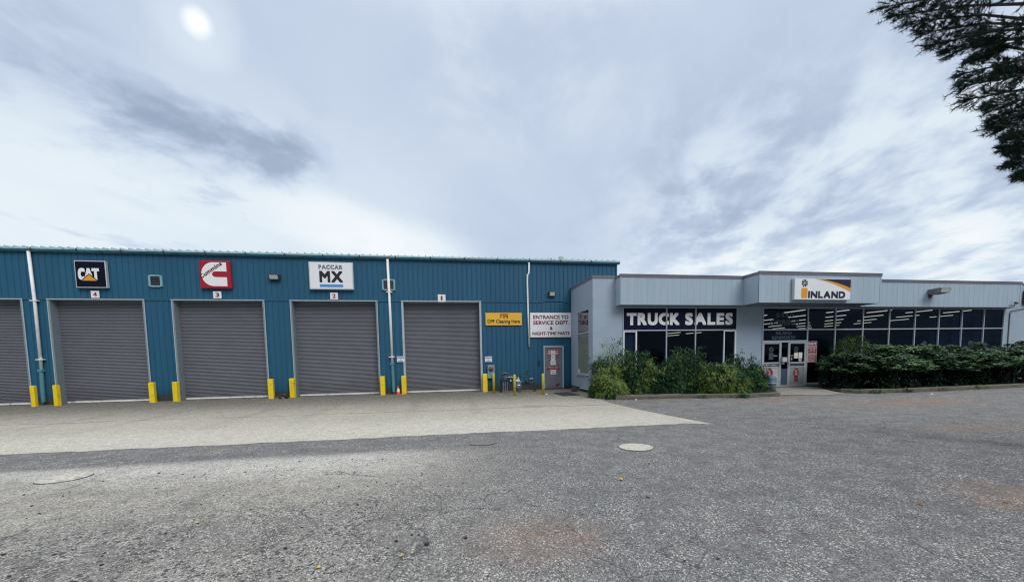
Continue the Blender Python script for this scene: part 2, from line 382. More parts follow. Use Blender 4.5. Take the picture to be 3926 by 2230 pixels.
oil = b.smooth(b.noise(P, .8, 5, .6, .5), .62, .72) * b.smooth(Y, -8.5, -3.) * .5
c0 = b.mix(oil, c0, (.10, .097, .09))
sc = b.n('ShaderNodeVectorMath', operation='SCALE'); b.put(sc.inputs[0], c0); b.put(sc.inputs['Scale'], .60 + s1r[0] * .34 + s2r[0] * .24 + (b.noise(P, 5., 5, .65) - .5) * .55 + (mids - .5) * .35)
col = b.mix(b.smooth(s1r[1], .9, .95) * .5, sc.outputs[0], (.62, .60, .55))
col = b.mix(b.smooth(s2r[2], .88, .93) * .5, col, (.13, .12, .11))
b.put(p.inputs['Base Color'], col); p.inputs['Roughness'].default_value = .9; p.inputs['Specular IOR Level'].default_value = .3
bp = b.n('ShaderNodeBump'); bp.inputs['Strength'].default_value = .6; bp.inputs['Distance'].default_value = .006
b.put(bp.inputs['Height'], s1r[0]); b.put(p.inputs['Normal'], bp.outputs[0])
M['apron'] = m
M['path'] = mat('trodden_concrete_path', (.235, .225, .20), .9, var=.25, vs=3, bump=.4, bs=50, dirt=((.12, .105, .085), .7, 2))

# ------------------------------------------------------------------ mesh builder
def chain_org(par):
    o = Vector((0, 0, 0))
    while par is not None: o += par.location; par = par.parent
    return o
class MB:
    def __init__(s): s.v, s.f, s.mi = [], [], []
    def add(s, vs, fs, mi=0):
        k = len(s.v); s.v += [tuple(q) for q in vs]
        for f in fs: s.f.append([i + k for i in f]); s.mi.append(mi)
    def box(s, x0, x1, y0, y1, z0, z1, mi=0):
        s.add([(x0, y0, z0), (x1, y0, z0), (x1, y1, z0), (x0, y1, z0), (x0, y0, z1), (x1, y0, z1), (x1, y1, z1), (x0, y1, z1)],
              [(0, 3, 2, 1), (4, 5, 6, 7), (0, 1, 5, 4), (1, 2, 6, 5), (2, 3, 7, 6), (3, 0, 4, 7)], mi)
    def poly_xz(s, pts, y0, y1, mi=0):
        """outline (x, z) counter-clockwise seen from the front (-y), front at y0, back at y1"""
        n = len(pts)
        s.add([(x, y0, z) for x, z in pts] + [(x, y1, z) for x, z in pts],
              [list(range(n)), list(range(2 * n - 1, n - 1, -1))] + [(i, i + n, (i + 1) % n + n, (i + 1) % n) for i in range(n)], mi)
    def poly_xy(s, pts, z0, z1, mi=0):
        n = len(pts)
        s.add([(x, y, z1) for x, y in pts] + [(x, y, z0) for x, y in pts],
              [list(range(n)), list(range(2 * n - 1, n - 1, -1))] + [(i, i + n, (i + 1) % n + n, (i + 1) % n) for i in range(n)], mi)
    def tube(s, pts, r, seg=10, mi=0, caps=True):
        pts = [Vector(q) for q in pts]; rs = r if isinstance(r, (list, tuple)) else [r] * len(pts)
        rings = []; k = len(s.v)
        for i, q in enumerate(pts):
            t = (pts[min(i + 1, len(pts) - 1)] - pts[max(i - 1, 0)]).normalized()
            a = t.cross(Vector((0, 0, 1)) if abs(t.z) < .95 else Vector((0, 1, 0))).normalized(); c = t.cross(a)
            for j in range(seg):
                th = 2 * math.pi * j / seg; s.v.append(tuple(q + (a * math.cos(th) + c * math.sin(th)) * rs[i]))
        for i in range(len(pts) - 1):
            for j in range(seg):
                j2 = (j + 1) % seg
                s.f.append([k + i * seg + j, k + i * seg + j2, k + (i + 1) * seg + j2, k + (i + 1) * seg + j]); s.mi.append(mi)
        if caps:
            s.f.append([k + j for j in range(seg)][::-1]); s.mi.append(mi)
            s.f.append([k + (len(pts) - 1) * seg + j for j in range(seg)]); s.mi.append(mi)
    def lathe(s, cx, cy, prof, seg=24, mi=0):
        k = len(s.v)
        for r, z in prof:
            for j in range(seg):
                th = 2 * math.pi * j / seg; s.v.append((cx + r * math.cos(th), cy + r * math.sin(th), z))
        for i in range(len(prof) - 1):
            for j in range(seg):
                j2 = (j + 1) % seg
                s.f.append([k + i * seg + j, k + i * seg + j2, k + (i + 1) * seg + j2, k + (i + 1) * seg + j]); s.mi.append(mi)
        s.f.append([k + j for j in range(seg)][::-1]); s.mi.append(mi)
        s.f.append([k + (len(prof) - 1) * seg + j for j in range(seg)]); s.mi.append(mi)
    def disc_xz(s, cx, cz, r, y0, y1, seg=28, mi=0):
        s.poly_xz([(cx + r * math.cos(2 * math.pi * j / seg), cz + r * math.sin(2 * math.pi * j / seg)) for j in range(seg)], y0, y1, mi)
    def ribbed(s, x0, x1, z0, z1, y, pitch, prof, mi=0):
        """sheet in the xz plane whose profile (dx, dy) repeats on one grid along x"""
        xs = []; k0 = math.floor(x0 / pitch) - 1; k1 = math.ceil(x1 / pitch) + 1
        for k in range(k0, k1):
            for dx_, dy_ in prof:
                x = k * pitch + dx_
                if x0 < x < x1: xs.append((x, y + dy_))
        xs = [(x0, y)] + xs + [(x1, y)]
        n = len(xs)
        s.add([(x, yy, z0) for x, yy in xs] + [(x, yy, z1) for x, yy in xs], [(i, i + 1, i + 1 + n, i + n) for i in range(n - 1)], mi)
    def build(s, name, mats, parent=None, bevel=0, smooth=False, loc=None):
        if not isinstance(mats, (list, tuple)): mats = [mats]
        me = bpy.data.meshes.new(name)
        o0 = chain_org(parent) if parent is not None else (Vector(loc) if loc is not None else Vector((0, 0, 0)))
        me.from_pydata([(x - o0.x, y - o0.y, z - o0.z) for x, y, z in s.v], [], s.f)
        for q in mats: me.materials.append(q)
        me.polygons.foreach_set('material_index', s.mi)
        if smooth: me.polygons.foreach_set('use_smooth', [True] * len(me.polygons))
        me.update()
        o = bpy.data.objects.new(name, me); COL.objects.link(o)
        if parent is not None: o.parent = parent
        elif loc is not None: o.location = loc
        if bevel:
            bv = o.modifiers.new('bevel', 'BEVEL'); bv.width = bevel; bv.segments = 2; bv.limit_method = 'ANGLE'
        return o
def tag(o, label=None, cat=None, group=None, kind=None):
    if label: o['label'] = label
    if cat: o['category'] = cat
    if group: o['group'] = group
    if kind: o['kind'] = kind
    return o
def thing(name, loc, label, cat, group=None):
    o = bpy.data.objects.new(name, None); o.location = loc; o.empty_display_size = .2; COL.objects.link(o)
    return tag(o, label, cat, group)
def dup(root, loc, label, group=None, rz=0):
    r = root.copy(); COL.objects.link(r); r.location = loc; r.rotation_euler = (0, 0, rz); r['label'] = label
    if group: r['group'] = group
    for ch in root.children:
        c = ch.copy(); COL.objects.link(c); c.parent = r
        for g in ch.children:
            q = g.copy(); COL.objects.link(q); q.parent = c
    return r

def glyph_mesh(body, res=3):
    cu = bpy.data.curves.new('lettering', 'FONT'); cu.body = body; cu.size = 1; cu.resolution_u = res
    cu.align_x = 'CENTER'; cu.fill_mode = 'FRONT'
    ob = bpy.data.objects.new('lettering', cu)
    me = ob.to_mesh(); vs = [tuple(q.co) for q in me.vertices]; fs = [list(q.vertices) for q in me.polygons]
    ob.to_mesh_clear(); bpy.data.objects.remove(ob); bpy.data.curves.remove(cu)
    return vs, fs
def text(body, x0, x1, z0, z1, y, m_, parent, name='lettering', bold=0., rot=0., th=.003):
    """lettering standing on a wall that faces -y; stretched to fill the rectangle"""
    mb = MB(); text_into(mb, body, x0, x1, z0, z1, y, bold, rot, th)
    return mb.build(name, m_, parent)
def text_into(mb, body, x0, x1, z0, z1, y, bold=0., rot=0., th=.003, mi=0):
    """bold > 0 thickens every stroke by that share of the letter size (copies stepped round a square, 0.1 mm apart in depth)"""
    cu_sp = 0.0
    if bold > .03 and len(body) > 1 and '\n' not in body:            # heavy letters need a little more room between them
        gl = []; xx = 0.0
        for ch in body:
            if ch == ' ': xx += .30; continue
            vs, fs = glyph_mesh(ch); a0, a1 = min(q[0] for q in vs), max(q[0] for q in vs)
            gl.append(([(q[0] - a0 + xx, q[1]) for q in vs], fs)); xx += a1 - a0 + .075 + bold * 2
        V, Fc = [], []
        for vs, fs in gl: k = len(V); V += vs; Fc += [[i + k for i in f] for f in fs]
    else: V, Fc = glyph_mesh(body)
    a0, a1 = min(q[0] for q in V), max(q[0] for q in V); b0, b1 = min(q[1] for q in V), max(q[1] for q in V)
    cx, cz = (x0 + x1) / 2, (z0 + z1) / 2; w, h = x1 - x0, z1 - z0; ca, sa = math.cos(rot), math.sin(rot)
    hb = bold * (h / (b1 - b0))
    cnt = {}
    for f in Fc:
        for i in range(len(f)):
            a, c = f[i], f[(i + 1) % len(f)]
            if (c, a) in cnt: cnt.pop((c, a))
            else: cnt[(a, c)] = 1
    offs = [(0, 0)] + ([(hb * i_, hb * j_) for i_ in (-1, 0, 1) for j_ in (-1, 0, 1) if (i_, j_) != (0, 0)] if bold else [])
    for n, (ox, oz) in enumerate(offs):
        out = []; yy = y + n * .0001
        for q in V:
            lx = ((q[0] - a0) / (a1 - a0) - .5) * (w - 2 * hb) + ox; lz = ((q[1] - b0) / (b1 - b0) - .5) * (h - 2 * hb) + oz
            out.append((cx + lx * ca - lz * sa, yy, cz + lx * sa + lz * ca))
        mb.add(out, Fc, mi)
        for a, c in cnt:
            A, B = out[a], out[c]
            mb.add([A, (A[0], y + th, A[2]), (B[0], y + th, B[2]), B], [(0, 1, 2, 3)], mi)

# ================================================================== GROUND
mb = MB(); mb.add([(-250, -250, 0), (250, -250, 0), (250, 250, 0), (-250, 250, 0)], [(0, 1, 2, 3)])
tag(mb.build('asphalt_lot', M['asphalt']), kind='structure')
mb = MB(); random.seed(5)
ap = [(-26, -10.62)] + [(x, -10.68 - .012 * (x + 8) + random.uniform(-.045, .045)) for x in [i * .23 - 8 for i in range(0, 60)]] + [(5.92, -11.08), (5.68, -9.6), (5.48, -8.0), (5.44, -6.4), (5.5, -5.6), (6.1, -5.0), (6.15, .02), (-26, .02)]
mb.add([(x, y, .004) for x, y in ap], [list(range(len(ap)))])
tag(mb.build('concrete_apron', M['apron']), kind='structure')
mb = MB()
pl = [(13.75, -2.99), (13.75, -4.2), (13.1, -5.2), (12.45, -6.02), (13.6, -6.7), (15.0, -6.3), (15.35, -5.5), (15.75, -4.9), (16.25, -4.2), (16.65, -3.7), (16.65, -2.99)]
mb.add([(x, y, .012) for x, y in pl], [list(range(len(pl)))[::1]])
tag(mb.build('entrance_path', M['path']), kind='structure')
mb = MB()
for pl in ([(6.15, -5.0), (6.1, -5.55), (8.4, -5.78), (10.6, -6.32), (12.0, -6.2), (13.1, -5.15), (13.74, -4.2), (13.74, -2.99), (6.15, -2.99)],
           [(15.42, -5.45), (15.2, -6.0), (17.4, -6.6), (24, -6.4), (34, -6.1), (34, -2.99), (16.66, -2.99), (16.66, -3.75), (16.3, -4.2)]):
    n = len(pl); random.seed(n)
    mb.add([(x, y, .05) for x, y in pl] + [(x, y, .0) for x, y in pl], [list(range(n))] + [(i, i + n, (i + 1) % n + n, (i + 1) % n) for i in range(n)])
tag(mb.build('planting_soil', M['soil']), kind='structure')

# ================================================================== BLUE BUILDING
blue = thing('workshop_building', (-6, 0, 0), 'long blue ribbed metal workshop with five roll-up doors and a pale gutter', 'building')
DOORS = [(-20.0, -16.683), (-15.785, -12.39), (-11.333, -7.783), (-6.694, -3.044), (-1.931, 1.69)]
HD = 4.27
RIB = [(.0, 0), (.165, 0), (.178, -.028), (.205, -.028), (.218, 0)]
mb = MB()
edges = [-26.0] + [q for dd in DOORS for q in dd] + [4.745]
for i in range(0, len(edges), 2): mb.ribbed(edges[i], edges[i + 1], .25, HD, 0, .225, RIB)
mb.ribbed(4.745, 5.775, 2.12, HD, 0, .225, RIB); mb.ribbed(5.775, 6.155, .16, HD, 0, .225, RIB)
mb.ribbed(-26, 6.155, HD + .03, 6.14, 0, .225, RIB); mb.ribbed(6.155, 8.55, 4.7, 6.14, 0, .225, RIB)
mb.add([(8.55, 0, 4.7), (8.55, 18, 4.7), (8.55, 18, 6.25), (8.55, 9, 7.0), (8.55, 0, 6.25)], [(0, 1, 2, 3, 4)])
mb.add([(-26, 0, 0), (-26, 18, 0), (-26, 18, 6.25), (-26, 9, 7.0), (-26, 0, 6.25)], [(4, 3, 2, 1, 0)])
mb.add([(-26, 18, 0), (8.55, 18, 0), (8.55, 18, 6.25), (-26, 18, 6.25)], [(1, 0, 3, 2)])
mb.box(8.50, 8.575, -.045, .03, 4.7, 6.13)
for x0, x1 in zip(edges[0::2], edges[1::2]): mb.box(x0, x1, -.034, -.004, HD - .02, HD + .035)
mb.box(5.775, 6.155, -.034, -.004, HD - .02, HD + .035)
wall = mb.build('wall', M['teal'], blue)
for x0, x1, z1 in [(a, c, .25) for a, c in zip(edges[0::2], edges[1::2])] + [(5.80, 6.158, .16)]:
    mb = MB(); mb.box(x0 + .003, x1 - .003, -.012, .28, 0, z1); mb.build('concrete_base', M['base'], blue)
# roof sheet with standing seams
mb = MB(); mb.add([(-26.2, -.10, 6.285), (8.66, -.10, 6.285), (8.66, 9, 7.05), (-26.2, 9, 7.05), (8.66, 18.1, 6.285), (-26.2, 18.1, 6.285)], [(0, 1, 2, 3), (3, 2, 4, 5)])
k = 0; x = -26.1
while x < 8.62:
    mb.add([(x - .022, -.165, 6.287), (x + .022, -.165, 6.287), (x + .014, -.165, 6.338), (x - .014, -.165, 6.338),
            (x - .025, 9, 7.053), (x + .025, 9, 7.053), (x + .012, 9, 7.103), (x - .012, 9, 7.103)],
           [(0, 1, 2, 3), (1, 5, 6, 2), (3, 2, 6, 7), (0, 3, 7, 4)])
    x += .305
mb.build('roof', M['roof'], blue)
mb = MB()
gx0, gx1 = -26.25, 8.68
prof = [(-.005, 6.135), (-.12, 6.135), (-.15, 6.17), (-.15, 6.225), (-.165, 6.235), (-.165, 6.245)]
for (ya, za), (yb, zb) in zip(prof, prof[1:]): mb.add([(gx0, ya, za), (gx0, yb, zb), (gx1, yb, zb), (gx1, ya, za)], [(0, 3, 2, 1)])
mb.add([(gx1, y, z) for y, z in prof] + [(gx1, -.005, 6.245)], [list(range(7))])
gut = mb.build('gutter', M['teal_dark'], blue)
mb = MB(); mb.box(gx0, gx1 + .004, -.176, -.135, 6.218, 6.282); mb.build('gutter_lip', M['teal_lip'], gut)
x = -19.2
while x < 8.5: mb = MB(); mb.box(x, x + .05, -.181, -.148, 6.165, 6.27); mb.build('gutter_strap', M['base'], gut); x += 1.55
# roll-up doors
SL = []
nz_ = 68; pz = (HD - .08) / nz_
for i in range(nz_ + 1):
    z = .08 + i * pz
    for q, dy_ in ((0, .020), (.10, .004), (.35, -.012), (.62, -.014), (.86, -.002), (.97, .018)):
        if z + q * pz <= HD + .02: SL.append((z + q * pz, .30 + dy_))
for k, (x0, x1) in enumerate(DOORS):
    mb = MB(); n = len(SL)
    mb.add([(x0 + .06, y, z) for z, y in SL] + [(x1 - .06, y, z) for z, y in SL], [(i, i + n, i + n + 1, i + 1) for i in range(n - 1)])
    dr = mb.build('roll_up_door', M['shutter'], blue)
    mb = MB(); mb.box(x0 + .075, x1 - .075, .265, .33, .022, .088); mb.build('bottom_bar', M['bar'], dr)
    mb = MB()
    mb.box(x0 - .004, x0 + .055, -.036, .36, 0, HD - .024); mb.box(x1 - .055, x1 + .004, -.036, .36, 0, HD - .024)
    mb.box(x0 - .03, x1 + .03, -.045, .36, HD - .02, HD + .028)
    mb.build('door_frame', M['jamb'] if k != 4 else M['trim'], dr)
    mb = MB()
    mb.box(x0 - .032, x0 - .0045, -.046, -.03, .25, HD - .022); mb.box(x1 + .0045, x1 + .032, -.046, -.03, .25, HD - .022)
    mb.box(x0 - .045, x1 + .045, -.058, -.0455, HD - .015, HD + .022)
    mb.build('edge_trim', M['trim'], dr)
# downspouts
for nm, pts, zb, r in (('left', [(-16.215, -.10, 6.13), (-16.19, -.085, 4.2), (-16.20, -.085, 1.42)], (-16.205, -16.235), .055),
                       ('mid', [(-2.487, -.10, 6.13), (-2.462, -.085, 3.7), (-2.452, -.085, 1.44)], (-2.452, -2.438), .058)):
    mb = MB(); mb.tube(pts, r, 12); dsp = mb.build('downspout', M['pipe_white'], blue, smooth=True)
    mb = MB(); mb.tube([(zb[0], -.09, 1.42), (zb[1], -.10, .12), (zb[1], -.16, .03)], r + .012, 12); mb.box(zb[0] - .085, zb[0] + .085, -.17, -.03, 1.36, 1.45)
    mb.build('downspout_boot', M['teal_boot'], dsp)
    for z in ((4.2, 1.85) if nm == 'left' else (4.66, 1.72)):
        mb = MB(); mb.box(pts[1][0] - .13, pts[1][0] + .13, -.155, -.026, z - .018, z + .018); mb.build('bracket', M['pipe_white'], dsp)
mb = MB(); mb.tube([(4.06, -.10, 6.13), (4.055, -.085, 5.64), (3.985, -.085, 5.54), (3.965, -.085, 5.2), (3.985, -.085, 3.8), (4.02, -.085, 2.1)], .042, 12)
mb.build('downspout', M['pipe_white'], blue, smooth=True)
# louvred wall vents
for x0, x1, z0, z1 in ((-12.10, -11.655, 4.815, 5.275), (-2.75, -2.225, 4.76, 5.235)):
    mb = MB(); mb.box(x0 - .03, x0 + .045, -.07, .01, z0, z1); mb.box(x1 - .045, x1 + .03, -.07, .01, z0, z1)
    mb.box(x0 + .045, x1 - .045, -.07, .01, z1 - .045, z1 + .02); mb.box(x0 + .045, x1 - .045, -.07, .01, z0 - .02, z0 + .04)
    vt = mb.build('wall_vent', M['teal_trim'], blue)
    mb = MB(); mb.box(x0 + .046, x1 - .046, -.033, -.029, z0 + .04, z1 - .045)
    h = z1 - z0 - .09
    for i in range(4):
        z = z0 + .05 + h * i / 4
        mb.add([(x0 + .05, -.066, z), (x1 - .05, -.066, z), (x1 - .05, -.036, z + h / 5), (x0 + .05, -.036, z + h / 5)], [(0, 1, 2, 3)])
    mb.build('louvre', M['iron'], vt)
# personnel door
mb = MB(); mb.box(4.80, 5.705, .0, .05, .05, 2.06); pd = mb.build('personnel_door', M['door_grey'], blue)
mb = MB(); mb.box(4.745, 4.80, -.04, .12, .03, 2.12); mb.box(5.705, 5.775, -.04, .12, .03, 2.12); mb.box(4.80, 5.705, -.04, .12, 2.062, 2.12); mb.box(4.725, 5.80, -.055, -.03, 2.121, 2.15)
mb.build('door_frame', M['trim'], pd)
mb = MB(); mb.box(4.7, 5.8, -.09, .1, .0, .045); mb.build('sill', M['base'], pd)
mb = MB(); mb.tube([(4.875, .0, 1.02), (4.875, -.04, 1.02)], .014, 10); mb.tube([(4.875, -.035, 1.02), (4.875, -.05, 1.02), (4.875, -.075, 1.02)], [.022, .032, .018], 14)
mb.build('handle', M['chrome'], pd, smooth=True)
mb = MB(); mb.box(4.928, 5.546, -.006, -.0002, 1.69, 1.943); text_into(mb, 'SERVICE', 4.97, 5.50, 1.835, 1.915, -.0085, .02, mi=1); text_into(mb, 'DEPARTMENT', 4.96, 5.515, 1.72, 1.80, -.0085, .02, mi=1)
mb.build('door_plate', [M['red'], M['letter_white']], pd)
mb = MB(); mb.box(4.929, 5.554, -.006, -.0002, .974, 1.126); text_into(mb, 'EMERGENCY NUMBER', 4.965, 5.52, 1.065, 1.10, -.0085, .01, mi=1); text_into(mb, '604 291-6021', 5.03, 5.45, 1.005, 1.04, -.0085, .01, mi=1)
mb.build('door_plate', [M['red'], M['letter_white']], pd)
mb = MB(); text_into(mb, 'MON TO FRI\n7:00 TO 5:30', 5.0, 5.48, 1.52, 1.645, -.002, .0); text_into(mb, 'SAT CLOSED', 5.01, 5.47, 1.345, 1.39, -.002, .0)
mb.build('lettering', M['red_deep'], pd)
for x0, x1, z0, z1, yy, extra in ((5.123, 5.345, 1.645, 1.92, -.012, 1), (5.124, 5.342, 1.40, 1.637, -.010, 0), (5.092, 5.370, 1.195, 1.405, -.013, 0), (5.097, 5.376, .735, .962, -.010, 2)):
    mb = MB(); mb.box(x0, x1, yy, yy + .0015, z0, z1)
    if extra == 1: mb.box(x0 + .03, x1 - .03, yy - .001, yy - .0001, z1 - .075, z1 - .035, 1); mb.box(x0 + .025, x1 - .025, yy - .001, yy - .0001, z0 + .065, z0 + .088, 2)
    if extra == 2: mb.box(x0 + .06, x1 - .06, yy - .001, yy - .0001, z0 + .06, z0 + .085, 2)
    if extra != 1:
        for i in range(4): mb.box(x0 + .04, x1 - .05, yy - .001, yy - .0001, z1 - .04 - i * .024, z1 - .036 - i * .024, 3)
    mb.build('notice', [M['paper'], M['paper_yellow'], M['ink'], M['grey_letter']], pd)
random.seed(3)
for cx, cz, r in ((5.46, .19, .075), (5.52, .25, .05), (5.40, .15, .06), (5.0, .14, .05), (5.1, .20, .03), (5.22, .12, .035)):
    mb = MB(); mb.poly_xz([(cx + r * random.uniform(.6, 1.2) * math.cos(a * .52), cz + r * .7 * random.uniform(.5, 1.2) * math.sin(a * .52)) for a in range(12)], -.0025 - r * .01, -.0002); mb.build('rust_patch', M['rust'], pd)
mb = MB(); mb.box(4.465, 4.545, -.075, -.026, 1.20, 1.415); mb.build('mail_slot', M['iron'], blue)
# roof vent and flue
mb = MB(); mb.lathe(7.48, 6, [(.11, 6.75), (.11, 7.72), (.17, 7.74), (.17, 7.97), (.12, 8.02)], 16); mb.build('roof_vent', M['panel_grey'], blue)
mb = MB(); mb.tube([(6.81, 6, 6.7), (6.81, 6, 7.88)], .04, 10); mb.build('flue', M['iron'], blue)

# ================================================================== GREY BUILDING
grey = thing('showroom_building', (17, -2.97, 0), 'low grey block showroom with a deep fascia over dark glazing', 'building')
GY = -2.975; HP = 4.85; WH = 3.64
mb = MB()
mb.box(6.162, 7.50, GY, GY + .2, 0, HP); mb.box(7.50, 12.97, GY, GY + .2, 0, .80); mb.box(7.50, 12.97, GY, GY + .2, WH, HP)
mb.box(12.97, 14.275, GY, GY + .2, 0, HP); mb.box(14.275, 28.30, GY, GY + .2, WH, HP); mb.box(14.275, 28.30, GY, GY + .2, 0, .10); mb.box(28.30, 40, GY, GY + .2, 0, HP)
mb.box(6.162, 6.36, GY + .201, -2.555, 0, HP); mb.box(6.162, 6.36, -.975, -.035, 0, HP); mb.box(6.162, 6.36, -2.555, -.975, 0, .785); mb.box(6.162, 6.36, -2.555, -.975, 3.67, HP)
mb.box(40.0, 40.2, GY, 15, 0, HP); mb.box(8.6, 40, 14.8, 15, 0, HP)
mb.build('wall', M['block'], grey)
mb = MB(); mb.box(6.158, 6.17, -2.96, -.04, .0, .17); mb.build('stained_base', M['base'], grey)
mb = MB(); mb.box(6.37, 39.9, GY + .21, 14.7, HP - .12, HP - .02); mb.build('roof', M['cap'], grey)
# coping
mb = MB(); mb.box(6.14, 7.16, GY - .02, GY + .22, HP + .002, HP + .115); mb.box(6.14, 6.38, GY + .22, -.005, HP + .002, HP + .115); mb.build('coping', M['cap'], grey)
mb = MB(); mb.box(28.45, 40.2, GY - .02, GY + .22, HP + .002, HP + .10)
mb.build('coping', M['cap'], grey)
BRD = [(.0, 0), (.290, 0), (.292, .005), (.298, .005), (.2999, 0)]
def fascia(x0, x1, yf, z0, z1, zc):
    mb = MB(); mb.ribbed(x0, x1, z0, z1, yf, .3, BRD)
    yb = GY - .004
    mb.add([(x0, yf, z0), (x0, yb, z0), (x0, yb, z1), (x0, yf, z1)], [(3, 2, 1, 0)]); mb.add([(x1, yf, z0), (x1, yb, z0), (x1, yb, z1), (x1, yf, z1)], [(0, 1, 2, 3)])
    mb.box(x0, x0 + .07, yf - .014, yf + .02, z0, z1); mb.box(x1 - .07, x1, yf - .014, yf + .02, z0, z1)
    fa = mb.build('fascia', M['fascia'], grey)
    mb = MB(); mb.box(x0 + .004, x1 - .004, yf + .014, yb, z0 + .004, z0 + .03); mb.build('soffit', M['soffit'], fa)
    mb = MB(); mb.box(x0 - .02, x1 + .02, yf - .022, yb, z1 + .001, zc); mb.box(x0 - .03, x1 + .03, yf - .034, yf + .03, zc + .001, zc + .02)
    mb.build('coping', M['cap'], fa)
fascia(7.18, 12.868, -3.445, 3.695, 4.825, 4.925)
fascia(12.872, 18.93, -4.325, 3.69, 4.845, 4.955)
fascia(18.934, 28.43, -3.455, 3.655, 4.785, 4.885)

# --- window with the big lettering
wn_ = bpy.data.objects.new('window', None)
def frame_bars(mb, xs, zs, x0, x1, z0, z1, y0, y1, w=.05, zt=()):
    for x, ww in xs: mb.box(x - ww / 2, x + ww / 2, y0, y1, z0, z1)
    for z, a, c, hh in zs: mb.box(a, c, y0 - .002, y1 - .002, z - hh / 2, z + hh / 2)
mb = MB()
mb.box(7.50, 7.535, -3.005, -2.90, .80, 3.64); mb.box(12.945, 12.97, -3.005, -2.90, .80, 3.64)
mb.box(9.505, 9.545, -3.03, -2.90, .80, 3.64); mb.box(10.895, 10.935, -3.03, -2.90, .80, 3.64)
mb.box(7.536, 12.944, -3.012, -2.90, 2.64, 2.685); mb.box(7.536, 12.944, -3.012, -2.90, .80, .85); mb.box(7.536, 12.944, -2.999, -2.90, 3.615, 3.64)
w1 = mb.build('window', M['alu'], grey)
for x0, x1 in ((7.538, 8.155), (12.325, 12.942)):
    mb = MB(); mb.box(x0, x0 + .045, -3.0, -2.91, .852, 2.638); mb.box(x1 - .06, x1, -3.0, -2.91, .852, 2.638); mb.box(x0 + .046, x1 - .061, -3.0, -2.91, 2.595, 2.637); mb.box(x0 + .046, x1 - .061, -3.0, -2.91, .853, .9)
    mb.build('casement', M['white_frame'], w1)
for x0, x1 in ((7.585, 8.093), (8.157, 9.503), (9.547, 10.893), (10.937, 12.323), (12.372, 12.88)):
    mb = MB(); mb.box(x0, x1, -2.95, -2.944, .853, 2.637); mb.build('pane', M['glass'], w1)
mb = MB(); mb.box(7.56, 8.13, -2.86, -2.85, .82, 2.64); mb.build('blind', M['blind'], w1)
mb = MB(); mb.box(7.538, 9.503, -2.972, -2.95, 2.687, 3.613); mb.box(9.547, 10.893, -2.972, -2.95, 2.687, 3.613); mb.box(10.937, 12.942, -2.972, -2.95, 2.687, 3.613)
ts = thing('window_sign', (10.2, -2.97, 2.69), 'navy banner of bold white capitals across the top of the wide window', 'sign')
mb.build('panel', M['navy'], ts)
mb = MB(); text_into(mb, 'TRUCK', 7.69, 10.16, 2.885, 3.42, -2.978, .045); text_into(mb, 'SALES', 10.43, 12.77, 2.885, 3.42, -2.978, .045)
mb.build('lettering', M['letter_white'], ts)
# --- side window
mb = MB()
mb.box(6.150, 6.25, -1.02, -.977, .79, 3.665); mb.box(6.150, 6.25, -2.553, -2.51, .79, 3.665); mb.box(6.150, 6.25, -2.509, -1.021, 3.62, 3.665); mb.box(6.150, 6.25, -2.509, -1.021, .79, .83); mb.box(6.148, 6.25, -2.509, -1.021, 2.62, 2.67)
mb.box(6.10, 6.17, -2.60, -.93, .73, .783)
w2 = mb.build('side_window', M['alu'], grey)
for z0, z1 in ((.832, 2.618), (2.672, 3.618)):
    mb = MB(); mb.box(6.19, 6.196, -2.508, -1.022, z0, z1); mb.build('pane', M['glass_side'] if z0 > 2 else M['glass_low'], w2)
mb = MB(); mb.box(6.202, 6.21, -2.5, -1.03, .84, 2.615); mb.build('blind', M['blind'], w2)
mb = MB(); mb.box(6.184, 6.188, -1.22, -1.05, .84, 1.0); mb.build('notice', M['paper'], w2)
